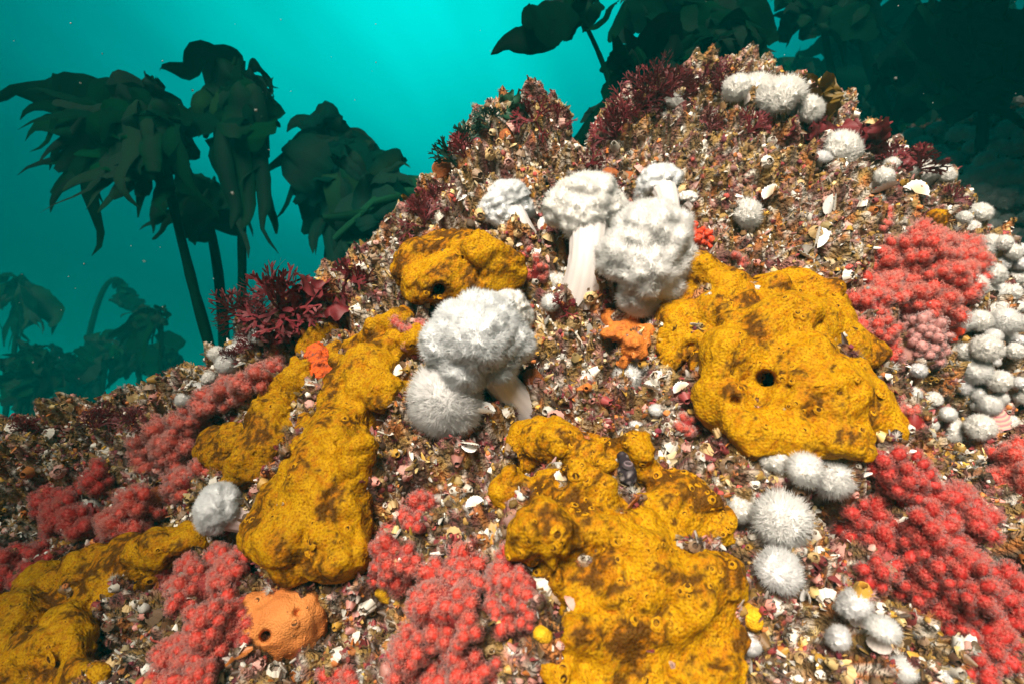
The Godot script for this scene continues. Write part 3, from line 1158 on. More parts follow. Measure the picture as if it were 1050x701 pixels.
# ================================================================ the scene
func _ready() -> void:
	t0 = Time.get_ticks_msec()
	rng.seed = 20240
	foc = 350.5 / tan(deg_to_rad(FOV * 0.5))
	fwd = Vector3(0, sin(deg_to_rad(PITCH)), -cos(deg_to_rad(PITCH)))
	upv = Vector3(0, cos(deg_to_rad(PITCH)), sin(deg_to_rad(PITCH)))
	# --- camera
	var cam := Camera3D.new()
	cam.name = "camera"
	cam.fov = FOV
	cam.near = 0.02
	cam.far = 120.0
	cam.rotation_degrees = Vector3(PITCH, 0, 0)
	add_child(cam)
	var attr := CameraAttributesPhysical.new()
	attr.frustum_focal_length = 12.0 / tan(deg_to_rad(FOV * 0.5))
	attr.frustum_focus_distance = 1.08
	attr.frustum_near = 0.02
	attr.frustum_far = 120.0
	attr.exposure_aperture = 4.5
	cam.attributes = attr
	cam.current = true
	# --- water light: the bright surface overhead, falling off into the green deep
	var env := Environment.new()
	env.background_mode = Environment.BG_SKY
	env.tonemap_mode = Environment.TONE_MAPPER_LINEAR
	env.tonemap_exposure = 1.85
	env.sdfgi_enabled = true
	env.ssao_enabled = true
	env.ssil_enabled = true
	env.fog_enabled = true
	env.fog_light_color = Color(0.0, 1.0, 0.97).linear_to_srgb()
	env.fog_density = 0.013
	var im := Image.create(512, 256, false, Image.FORMAT_RGBF)
	var wave := noise("wave", FastNoiseLite.TYPE_SIMPLEX_SMOOTH, 1.0, 3, 3)
	var towards := at(455, -50, 1.0).normalized()
	var east := X
	var north := east.cross(towards).normalized()
	for yy in 256:
		var el := PI * 0.5 - PI * (yy + 0.5) / 256.0
		for xx in 512:
			var az := TAU * (xx + 0.5) / 512.0
			var d := Vector3(sin(az) * cos(el), sin(el), -cos(az) * cos(el))
			var a := rad_to_deg(asin(clampf(d.dot(east), -1, 1)))
			var b := rad_to_deg(atan2(d.dot(north), d.dot(towards)))
			var g := exp(-0.5 * (pow((a + 7.0) / (17.0 if a < -7.0 else 18.0), 2.0) + pow(b / 13.5, 2.0)))
			var l := 0.41 * g + 0.004 + 0.04 * pow(maxf(0.0, sin(el)), 2.0)
			l *= 1.0 + 0.22 * wave.get_noise_2d((d.x + d.z * 0.5) / (d.y + 0.35) * 4.5, (d.z - d.x * 0.4) / (d.y + 0.35) * 1.1) * smoothstep(0.1, 0.5, d.y)
			var deep := clampf(1.0 - l / 0.3, 0, 1)
			im.set_pixel(xx, yy, Color(0.0, l, l * lerpf(0.94, 1.04, deep)))
	var sky := Sky.new()
	var pano := PanoramaSkyMaterial.new()
	pano.panorama = ImageTexture.create_from_image(im)
	sky.sky_material = pano
	env.sky = sky
	var we := WorldEnvironment.new()
	we.name = "water_environment"
	we.environment = env
	add_child(we)
	var strobe_sun := DirectionalLight3D.new()  # directional light standing in for the camera strobes
	strobe_sun.name = "strobe_sun"
	strobe_sun.light_color = Color(1.0, 0.95, 0.88)
	strobe_sun.light_energy = 1.6
	strobe_sun.light_angular_distance = 24.0
	strobe_sun.shadow_enabled = true
	add_child(strobe_sun)
	strobe_sun.look_at_from_position(Vector3.ZERO, -strobe_sun_at, Vector3.UP)
	# --- noises and materials
	noise("tint_a", FastNoiseLite.TYPE_SIMPLEX, 14.0, 3, 21)
	noise("tint_b", FastNoiseLite.TYPE_SIMPLEX, 38.0, 3, 22)
	noise("lump", FastNoiseLite.TYPE_SIMPLEX_SMOOTH, 22.0, 2, 31)
	noise("grain", FastNoiseLite.TYPE_SIMPLEX, 110.0, 2, 32)
	noise("film", FastNoiseLite.TYPE_SIMPLEX, 11.0, 2, 33)
	noise("film_fine", FastNoiseLite.TYPE_SIMPLEX, 70.0, 3, 34)
	noise("lobe", FastNoiseLite.TYPE_CELLULAR, 1.6, 1, 35)
	var rm := material("rock", Color.WHITE, 0.9)
	rm.uv1_triplanar = true; rm.uv1_world_triplanar = true; rm.uv1_scale = Vector3.ONE * 7.0
	rm.heightmap_enabled = true; rm.heightmap_texture = relief(0.02, FastNoiseLite.TYPE_SIMPLEX, 5, 3); rm.heightmap_scale = 1.2
	var sm := material("sponge", Color.WHITE, 0.7, true, 0.2)
	sm.uv1_triplanar = true; sm.uv1_world_triplanar = true; sm.uv1_scale = Vector3.ONE * 9.0
	sm.heightmap_enabled = true; sm.heightmap_texture = relief(0.05, FastNoiseLite.TYPE_CELLULAR, 1, 5, true); sm.heightmap_scale = 0.22
	var dots := relief(0.045, FastNoiseLite.TYPE_SIMPLEX, 3, 15)
	var ramp := Gradient.new()
	ramp.offsets = PackedFloat32Array([0.0, 0.30, 0.48, 1.0])
	ramp.colors = PackedColorArray([Color(0.40, 0.30, 0.22), Color(0.84, 0.78, 0.72), Color(0.96, 0.94, 0.92), Color(1, 1, 1)])
	dots.color_ramp = ramp
	sm.albedo_texture = dots
	var pm := material("puffball", Color.WHITE, 0.7, true, 0.4)
	pm.uv1_triplanar = true; pm.uv1_world_triplanar = true; pm.uv1_scale = Vector3.ONE * 16.0
	pm.heightmap_enabled = true; pm.heightmap_texture = sm.heightmap_texture; pm.heightmap_scale = 0.2
	var fm := material("flesh", Color.WHITE, 0.5, true, 0.4)
	fm.backlight_enabled = true; fm.backlight = Color(0.5, 0.5, 0.48)
	var tm := material("tentacle", Color.WHITE, 0.6, true, 0.3)
	tm.rim_enabled = true; tm.rim = 1.0; tm.rim_tint = 0.0
	tm.backlight_enabled = true; tm.backlight = Color(1.0, 1.0, 1.0)
	material("coral", Color.WHITE, 0.6)
	var cf := material("coral_fuzz", Color.WHITE, 0.7, true, 0.3)
	cf.rim_enabled = true; cf.rim = 0.7; cf.rim_tint = 0.6
	cf.backlight_enabled = true; cf.backlight = Color(0.8, 0.8, 0.8)
	var km := material("kelp", Color.WHITE, 0.85, true, 0.1)
	km.backlight_enabled = true; km.backlight = Color(0.5, 0.5, 0.5)
	var am := material("algae", Color.WHITE, 0.6)
	am.backlight_enabled = true; am.backlight = Color(0.5, 0.5, 0.5)
	material("shell", Color.WHITE, 0.5)
	material("growth", Color.WHITE, 0.75)
	var barn_mats := []
	for c in [Color(0.78, 0.74, 0.68), Color(0.6, 0.42, 0.2), Color(0.62, 0.34, 0.3), Color(0.3, 0.2, 0.13)]:
		barn_mats.append(material("barnacle_%d" % barn_mats.size(), c, 0.6))
	# --- the setting
	build_rock_field()
	build_rock()
	build_ground()
	tick("rock")
	build_background()
	tick("background")
	build_sponges()
	tick("sponges")
	build_anemones()
	tick("anemones")
	build_corals()
	tick("corals")
	build_algae()
	tick("algae")
	build_shells(barn_mats)
	tick("shells")
	build_crust()
	tick("crust")

func build_background() -> void:
	# kelp to the west of the rock, seen against the water
	kelp("dark kelp whose long straps stream away from the rock, tallest of its clump", [[238, 350, 2.6], [188, 255, 2.5], [152, 92, 2.4]], [[15, 108, 26, 10], [45, 125, 22, 6], [25, 168, 26, 30], [60, 200, 30, 34], [40, 150, 28, 26], [80, 225, 26, 40], [105, 185, 34, 30], [130, 170, 34, 24], [95, 120, 40, 20], [150, 180, 36, 18], [165, 215, 30, 14], [160, 74, 14, 4], [150, 245, 22, 10], [118, 222, 24, 20], [185, 190, 24, 10]], {"r": 5.0, "straps": 4, "spread": 13.0})
	kelp("dark kelp with a drooping mop of straps, beside the streaming one", [[262, 345, 2.8], [248, 215, 2.7], [248, 62, 2.6]], [[196, 108, 34, 18], [215, 150, 30, 16], [245, 175, 34, 4], [275, 140, 26, 6], [284, 110, 18, 12], [232, 190, 30, 4], [262, 200, 28, 2], [200, 165, 30, 18], [255, 240, 22, 0]], {"r": 4.2, "straps": 4, "spread": 12.0})
	kelp("broad dark kelp with overlapping blades, between the drooping kelp and the reef crest", [[335, 330, 2.9], [338, 240, 2.8], [352, 124, 2.7]], [[292, 150, 24, 14], [278, 205, 24, 26], [300, 255, 26, 30], [330, 275, 30, 20], [362, 262, 26, 12], [385, 205, 26, 10], [376, 160, 20, 4], [345, 205, 30, 4], [310, 195, 28, 16]], {"r": 4.0, "straps": 4, "spread": 14.0, "col": Color(0.004, 0.014, 0.010)})
	kelp("kelp with one wide bowed blade, closest to the reef crest", [[398, 300, 2.5], [380, 240, 2.45], [376, 176, 2.4]], [[424, 176, 22, 26], [418, 160, 14, 10], [400, 250, 60, 10], [375, 262, 50, 0], [412, 262, 40, 22], [345, 158, 20, 8]], {"r": 2.2, "straps": 2, "spread": 5.0, "col": Color(0.005, 0.020, 0.014)})
	kelp("slender kelp leaning behind the streaming kelp's stipe", [[262, 340, 3.0], [222, 270, 3.0], [180, 185, 2.9]], [[215, 250, 22, 14], [240, 240, 20, 16], [140, 245, 18, 10], [225, 215, 22, 12]], {"r": 5.0, "straps": 3, "spread": 10.0})
	# far, faint ones
	var far_group := "faint distant kelp in the green gloom"
	kelp("faint far kelp with limp hanging straps at the edge of sight", [[20, 440, 6.0], [14, 360, 6.0], [22, 282, 6.0]], [[2, 330, 14, 14], [30, 345, 14, 10], [45, 330, 12, 10], [10, 370, 12, 4], [-20, 320, 16, 14], [60, 345, 12, 14]], {"r": 2.5, "straps": 3, "spread": 8.0, "group": far_group})
	kelp("small far kelp with a flat head of straps blown sideways", [[162, 420, 5.0], [164, 370, 5.0], [158, 314, 5.0]], [[118, 362, 10, 12], [130, 340, 12, 8], [172, 335, 10, 4], [150, 355, 10, 2], [165, 322, 10, 4], [135, 375, 8, 10]], {"r": 2.2, "straps": 3, "spread": 7.0, "group": far_group})
	kelp("far kelp bent over in an arch", [[95, 430, 7.0], [92, 340, 7.0], [128, 292, 7.0]], [[142, 308, 10, 4], [120, 300, 10, 6], [146, 318, 8, 6]], {"r": 3.0, "straps": 3, "spread": 5.0, "group": far_group})
	kelp("far kelp low on the dark floor, under the one with limp straps", [[10, 470, 5.5], [22, 420, 5.5], [30, 378, 5.5]], [[0, 410, 16, 10], [45, 420, 16, 10], [60, 400, 14, 14], [70, 390, 12, 10], [30, 440, 16, 6]], {"r": 2.5, "straps": 3, "spread": 9.0, "group": far_group})
	# a dim thicket low on the open side
	var words := ["nearest the frame edge", "second from the edge", "third from the edge", "fourth from the edge", "fifth from the edge", "under the arched one", "between the arched and the flat headed one", "beside the flat headed one", "closest to the kelp roots"]
	for k in 9:
		var q := [10 + k * 25 + rnd(-8, 8), 345 + rnd(-20, 40) + k * 3, rnd(5.0, 7.5)]
		var bl := []
		for j in 7:
			bl.append([q[0] + rnd(-30, 26), q[1] + rnd(0, 50), rnd(9, 16), rnd(4, 16)])
		kelp("dim low kelp of the far thicket, " + words[k], [[q[0] + rnd(-6, 12), 440, q[2]], [q[0] + rnd(-4, 8), q[1] + 40, q[2]], q], bl, {"r": 2.4, "straps": 3, "spread": 8.0, "group": far_group})
	# unseen kelp added behind the viewer to shade that end of the ledge
	for k in 3:
		var top: Vector3 = at([-40, 60, -160][k], [520, 600, 420][k], 1.05) + strobe_sun_at * 2.6
		var ends := []
		for j in 14:
			var a := TAU * j / 14.0
			ends.append([top + Vector3(cos(a) * 0.6, rnd(-0.2, 0.2), sin(a) * 0.5), 0.17, 0.08])
		kelp("kelp added unseen behind the viewer, " + ["shading the far end of the ledge", "shading the low corner sponge", "shading the ledge beyond the frame"][k], [Vector3(top.x - 0.3, -1, top.z + 0.2), (top + Vector3(top.x - 0.3, -1, top.z + 0.2)) * 0.5, top], ends, {"r": 4.0, "straps": 3, "group": "kelp added unseen behind the viewer"})
	# kelp above the crest
	var top_group := "kelp hanging over the reef crest"
	kelp("kelp with a knobbly stipe, its blades streaming over open water", [[625, 85, 2.3], [612, 50, 2.3], [594, 14, 2.2]], [[508, 46, 14, -4], [530, 26, 20, 4], [548, 14, 24, 6], [560, 36, 22, -2], [575, 2, 26, 4], [622, -8, 22, 2]], {"r": 2.6, "straps": 2, "spread": 5.0, "group": top_group, "rooted": false})
	kelp("kelp whose separate wide straps hang straight down above the ridge", [[700, 60, 2.6], [690, 10, 2.5], [668, -30, 2.4]], [[628, 52, 18, 10], [646, 40, 20, 6], [662, 36, 20, 4], [684, 42, 22, 4], [640, 20, 18, 8], [700, 30, 24, 8]], {"r": 3.0, "straps": 2, "spread": 5.0, "group": top_group, "rooted": false})
	kelp("thick dark kelp lying slantwise along the skyline of the ridge", [[592, 150, 2.2], [650, 80, 2.2], [715, 38, 2.2]], [[596, 122, 26, -20], [620, 90, 34, -14], [650, 72, 34, -8], [680, 78, 34, -4], [700, 90, 30, -8], [640, 100, 30, -20], [735, 60, 34, 0]], {"r": 7.0, "straps": 3, "spread": 7.0, "group": top_group, "rooted": false})
	kelp("tangled dark kelp canopy over the white anemones of the crest", [[765, 100, 2.6], [745, 40, 2.5], [735, -10, 2.4]], [[720, 40, 34, 8], [700, 20, 30, 10], [745, 62, 34, 4], [770, 50, 34, 8], [790, 66, 28, 8], [705, 60, 34, 10], [760, 20, 30, 8], [690, 45, 30, 14], [725, 75, 34, 4]], {"r": 4.0, "straps": 3, "spread": 10.0, "group": top_group, "rooted": false})
	kelp("kelp reaching across the top with ragged straps, beyond the canopy", [[868, 150, 3.0], [850, 60, 2.9], [842, -15, 2.8]], [[800, 20, 24, 14], [815, 45, 22, 10], [835, 38, 26, 4], [870, 28, 26, 6], [890, 20, 26, 12], [855, 20, 28, 4], [790, 8, 24, 10], [880, 48, 18, 6], [905, 40, 20, 14]], {"r": 4.0, "straps": 4, "spread": 10.0, "group": top_group})
	kelp("leaning bare kelp stipe in the dark gap behind the crest", [[912, 120, 3.3], [890, 60, 3.2], [868, 5, 3.1]], [[900, -6, 24, 8], [850, -5, 20, 8], [885, 20, 14, 4]], {"r": 5.5, "straps": 3, "spread": 8.0, "group": top_group})
	kelp("huge dark kelp filling the corner over the shaded slope", [[1000, 200, 3.0], [1010, 100, 2.7], [1005, 10, 2.5]], [[925, 40, 44, 10], [905, 95, 44, 20], [960, 30, 48, 8], [950, 105, 50, 14], [1000, 90, 54, 6], [1045, 80, 50, 10], [1060, 130, 44, 16], [980, 130, 40, 10], [930, 70, 48, 14], [1040, 20, 54, 8], [1020, 120, 48, 8], [890, 120, 30, 24]], {"r": 6.0, "straps": 3, "spread": 14.0, "group": top_group, "col": Color(0.003, 0.009, 0.006)})
	# canopy added overhead, out of view, to shade the slope behind
	# added stand of kelp: its unseen canopy keeps the slope in shade
	var over := ["above the crest end", "above the dark gap", "over the upper slope", "over the near slope", "over the outer slope", "over the lower slope", "over the slope foot", "furthest out over the slope", "over the hidden gully", "along the top of the slope", "at the very top of the slope", "over the slope by the crest end", "over the outer top of the slope"]
	var feet := [[960, 165], [1010, 165], [1045, 190], [1000, 235], [1085, 240], [1050, 290], [1110, 320], [1130, 180], [935, 150], [1000, 125], [1050, 118], [960, 132], [1090, 135]]
	for k in 13:
		var f := hit_any(feet[k][0], feet[k][1])
		if f.is_empty() or f.rock: continue
		var top: Vector3 = f.p + strobe_sun_at * rnd(1.15, 1.5)
		var foot: Vector3 = f.p + Vector3(0.5, 0, -0.5)
		var ends := []
		for j in 9:
			var a := TAU * j / 9.0 + rnd(-0.3, 0.3)
			var across := strobe_sun_at.cross(Vector3.UP).normalized()
			ends.append([top + (across * cos(a) + strobe_sun_at.cross(across) * sin(a)) * rnd(0.35, 0.6), 0.14, 0.08])
		kelp("added unseen overhead kelp spreading its blades " + over[k], [foot, foot.lerp(top, 0.5) + Vector3(0.2, 0.1, -0.1), top], ends, {"r": 4.0, "straps": 2, "group": top_group})
	# the forest closing the view on the side of the slope
	var behind := "kelp forest closing the view behind the slope"
	var fl := ["with a thin head, first in the row behind the crest", "with a full head, beside the leaning stipe", "bending over, in the gap behind the crest", "standing straight behind the huge corner kelp", "with long straps behind the corner", "low and dense behind the crest end", "half hidden behind the lump of the slope", "farthest out behind the corner"]
	var fx := [[800, 60, 4.4], [845, 75, 4.2], [895, 30, 4.0], [940, 60, 4.4], [1000, 20, 4.6], [905, 105, 4.0], [960, 110, 4.2], [1045, 60, 4.4]]
	for k in 8:
		var q: Array = fx[k]
		var b := []
		for j in 10:
			b.append([q[0] + rnd(-60, 60), q[1] + rnd(10, 75), rnd(24, 40), rnd(4, 20)])
		kelp("dark forest kelp " + fl[k], [[q[0] + 16, 200, q[2]], [q[0] + 8, q[1] + 70, q[2]], q], b, {"r": 3.6, "straps": 4, "spread": 12.0, "group": behind})

func build_sponges() -> void:
	var dark := Color(0.05, 0.022, 0.006)  # shade of a deep pore, painted inside the shallow rings
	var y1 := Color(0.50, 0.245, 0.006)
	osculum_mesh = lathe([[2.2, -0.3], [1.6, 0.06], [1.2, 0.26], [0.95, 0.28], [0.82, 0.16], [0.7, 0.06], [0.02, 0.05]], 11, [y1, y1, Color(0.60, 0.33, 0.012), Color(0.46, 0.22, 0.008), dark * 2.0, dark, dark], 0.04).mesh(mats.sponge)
	var d1 := Color(0.06, 0.045, 0.05)
	osculum_dark = lathe([[1.7, -0.2], [1.3, 0.3], [1.05, 0.62], [0.88, 0.62], [0.72, 0.2], [0.02, 0.08]], 11, [d1, d1, d1 * 4.0, d1 * 3.0, d1, d1], 0.05).mesh(mats.kelp)
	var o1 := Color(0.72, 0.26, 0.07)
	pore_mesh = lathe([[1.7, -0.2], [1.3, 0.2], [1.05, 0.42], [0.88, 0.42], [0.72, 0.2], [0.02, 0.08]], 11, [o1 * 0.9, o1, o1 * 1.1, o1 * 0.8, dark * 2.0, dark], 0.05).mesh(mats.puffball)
	sponge("yellow_sponge", "domed yellow sponge with a dark creased rim, highest of the sponges near the centre", "the domed yellow sponge", [[[420, 278, 17], [436, 264, 20], [465, 259, 21], [497, 262, 20], [520, 278, 19]], [[432, 292, 22], [462, 290, 26], [498, 290, 24]]], {"dirt": 0.02, "oscula": 26, "holes": [[450, 297, 7]], "lift": 0.3})
	sponge("yellow_sponge", "tall yellow sponge like a stump with stubby arms beside the white anemone heads", "the tall yellow sponge", [[[428, 346, 12], [402, 358, 18], [380, 382, 24], [362, 420, 30], [348, 460, 32], [334, 500, 34], [324, 540, 34], [304, 566, 27]], [[362, 400, 22], [398, 408, 17], [424, 404, 13]], [[340, 560, 30], [362, 520, 26], [376, 470, 20]], [[300, 545, 28], [278, 548, 20], [300, 510, 24]]], {"lift": 0.55, "oscula": 60, "holes": [[414, 384, 9]], "k": 0.018, "dirt": -0.10})
	sponge("yellow_sponge", "two lobed yellow sponge against the tall sponge, under the pink coral strip", "the two lobed yellow sponge", [[[316, 388, 16], [300, 410, 24], [286, 440, 26], [268, 474, 25], [252, 484, 18]], [[232, 462, 20], [250, 455, 20], [242, 478, 18]], [[322, 440, 17], [312, 468, 20]]], {"lift": 0.4, "oscula": 16, "dirt": -0.03})
	sponge("yellow_sponge", "thin yellow sponge curling up round brown crust above the lobed sponge", "the thin curling sponge", [[[318, 386, 8], [319, 360, 9], [326, 345, 9], [338, 338, 8]], [[412, 330, 12], [388, 342, 14], [366, 362, 12], [348, 372, 8]], [[345, 362, 9], [340, 385, 7]]], {"lift": 0.3, "oscula": 6})
	sponge("yellow_sponge", "rough brown stained yellow sponge behind the big holed sponge", "the brown stained sponge", [[[694, 282, 20], [688, 306, 22], [700, 338, 24], [692, 366, 17]], [[716, 278, 18], [738, 296, 20], [730, 330, 22], [722, 372, 16]], [[752, 300, 22], [758, 330, 26], [740, 352, 22]]], {"dirt": 0.12, "oscula": 18, "lift": 0.2, "fine": 0.003})
	sponge("yellow_sponge", "big smooth yellow sponge with one deep round hole", "the big holed sponge", [[[784, 300, 20], [812, 298, 20], [842, 304, 17], [866, 318, 11]], [[772, 326, 24], [808, 336, 30], [844, 344, 30], [876, 360, 22]], [[748, 366, 26], [784, 372, 36], [824, 384, 34], [858, 388, 28]], [[764, 416, 22], [804, 424, 34], [846, 424, 34], [884, 420, 28], [908, 440, 20]], [[772, 446, 20], [820, 456, 24], [866, 456, 26]], [[740, 330, 26], [780, 350, 34], [820, 366, 36]], [[742, 372, 22, 0.6], [746, 400, 24, 0.7], [752, 428, 24, 0.6], [776, 440, 26, 0.5]], [[800, 404, 38, 0.4], [850, 410, 38, 0.4], [892, 436, 26, 0.4]]], {"lift": 0.25, "oscula": 90, "holes": [[785, 388, 11], [838, 466, 5], [754, 411, 5], [735, 437, 4], [862, 402, 4]], "dirt": -0.12, "k": 0.02})
	sponge("yellow_sponge", "wide encrusting yellow sponge full of small openings in the centre foreground", "the wide encrusting sponge", [[[540, 462, 20], [575, 456, 22], [606, 462, 20], [628, 474, 14]], [[650, 462, 14], [662, 486, 14], [690, 500, 18], [722, 508, 18]], [[530, 505, 18], [560, 512, 26], [600, 506, 24], [634, 524, 22]], [[548, 548, 26], [594, 556, 36], [640, 566, 34], [690, 546, 32], [730, 540, 22]], [[584, 600, 26], [624, 612, 40], [680, 604, 40], [734, 590, 30]], [[590, 650, 22], [630, 664, 36], [684, 660, 40], [736, 640, 28]], [[570, 690, 20], [620, 708, 32], [690, 712, 36], [738, 690, 24]]], {"lift": 0.3, "oscula": 210, "dirt": 0.03, "holes": [[612, 565, 5], [574, 493, 10], [641, 500, 11]], "k": 0.02, "amp": 0.010})
	sponge("yellow_sponge", "low yellow sponge spreading across the near corner under a dark weed", "the low corner sponge", [[[24, 640, 28], [50, 606, 26], [90, 590, 24], [130, 576, 22], [166, 562, 18], [200, 556, 16]], [[30, 680, 30], [70, 660, 28], [84, 625, 20]], [[110, 600, 20], [150, 590, 16]], [[-30, 660, 30], [10, 700, 28]], [[60, 706, 24], [100, 690, 12]]], {"lift": 0.1, "oscula": 30, "dirt": 0.05})
	sponge("yellow_sponge", "tiny bright yellow sponge on the rock edge above the red coral", "the tiny yellow sponge", [[[958, 226, 9], [966, 222, 7]]], {"oscula": 3, "lift": 0.3, "cell": 0.004, "amp": 0.004})
	sponge("orange_sponge", "orange patch of sponge under the large white anemone head", "the orange patch", [[[622, 326, 11], [640, 336, 13], [646, 352, 10], [638, 366, 7]], [[660, 340, 9], [654, 356, 8]], [[632, 350, 8], [622, 340, 7]]], {"oscula": 5, "lift": -0.45, "cell": 0.0036, "amp": 0.009, "fine": 0.003, "freq": 1.8, "paint": func(p, _n): return Color(0.62, 0.19, 0.025).lerp(Color(0.34, 0.09, 0.02), clampf(nz["film_fine"].get_noise_3dv(p) + 0.3, 0, 1)), "crease": 0.002, "mat": mats.puffball, "osculum_mesh": 1})
	sponge("orange_sponge", "round orange sponge like a ball with an open mouth", "the round orange sponge", [[[280, 632, 24, 0.25], [300, 630, 22, 0.2], [306, 646, 20, 0.1], [284, 650, 22, 0.2]]], {"oscula": 12, "osculum_size": 0.9, "holes": [[272, 652, 6], [305, 628, 3]], "k": 0.03, "amp": 0.006, "cell": 0.0036, "fine": 0.0008, "paint": func(p, _n): return Color(0.66, 0.24, 0.06).lerp(Color(0.55, 0.16, 0.035), clampf(nz["film"].get_noise_3dv(p) + 0.3, 0, 1)), "crease": 0.002, "mat": mats.puffball, "osculum_mesh": 1})
	sponge("orange_sponge", "flame orange crust between the lobed sponge and the tall sponge", "the flame orange crust", [[[328, 368, 11], [330, 382, 11], [322, 376, 8]]], {"oscula": 0, "lift": 0.1, "cell": 0.0035, "amp": 0.007, "freq": 2.2, "fine": 0.003, "paint": func(p, _n): return Color(0.78, 0.12, 0.015).lerp(Color(0.25, 0.05, 0.02), clampf(nz["film_fine"].get_noise_3dv(p) * 1.5 + 0.2, 0, 1)), "crease": 0.002, "mat": mats.puffball})
	for e in [[520, 142, 6, "orange tunicate lump high on the near crest knoll"], [628, 178, 6, "orange lump above the twin white anemone heads"], [645, 184, 5, "small orange lump beside the white anemone on the ridge"], [588, 262, 6, "small orange lump beside the tall white stalk"], [450, 150, 7, "orange lump on the outer side of the near crest knoll"], [600, 452, 6, "orange lump above the wide encrusting sponge"], [545, 385, 7, "orange lump under the open shell in the hollow"], [158, 512, 9, "orange lump between the pink coral balls"], [95, 622, 7, "orange lump by the low corner sponge"], [392, 605, 8, "yellow lump under the coral column"], [555, 652, 6, "yellow lump at the foot of the wide encrusting sponge"], [770, 632, 6, "yellow knob at the side of the wide encrusting sponge"]]:
		var yel: bool = e[3].begins_with("yellow")
		var c0 := Color(0.8, 0.44, 0.01) if yel else Color(0.38, 0.11, 0.03)
		sponge("sponge_lump", e[3], "", [[[e[0], e[1], e[2]], [e[0] + e[2] * 0.7, e[1] + 2, e[2] * 0.75]]], {"oscula": 1, "lift": -0.2, "cell": 0.004, "amp": 0.008, "paint": func(p, _n): return c0.lerp(c0 * 0.6, clampf(nz["film_fine"].get_noise_3dv(p) + 0.3, 0, 1)), "crease": 0.002, "mat": mats.puffball, "osculum_mesh": 0 if yel else 1})

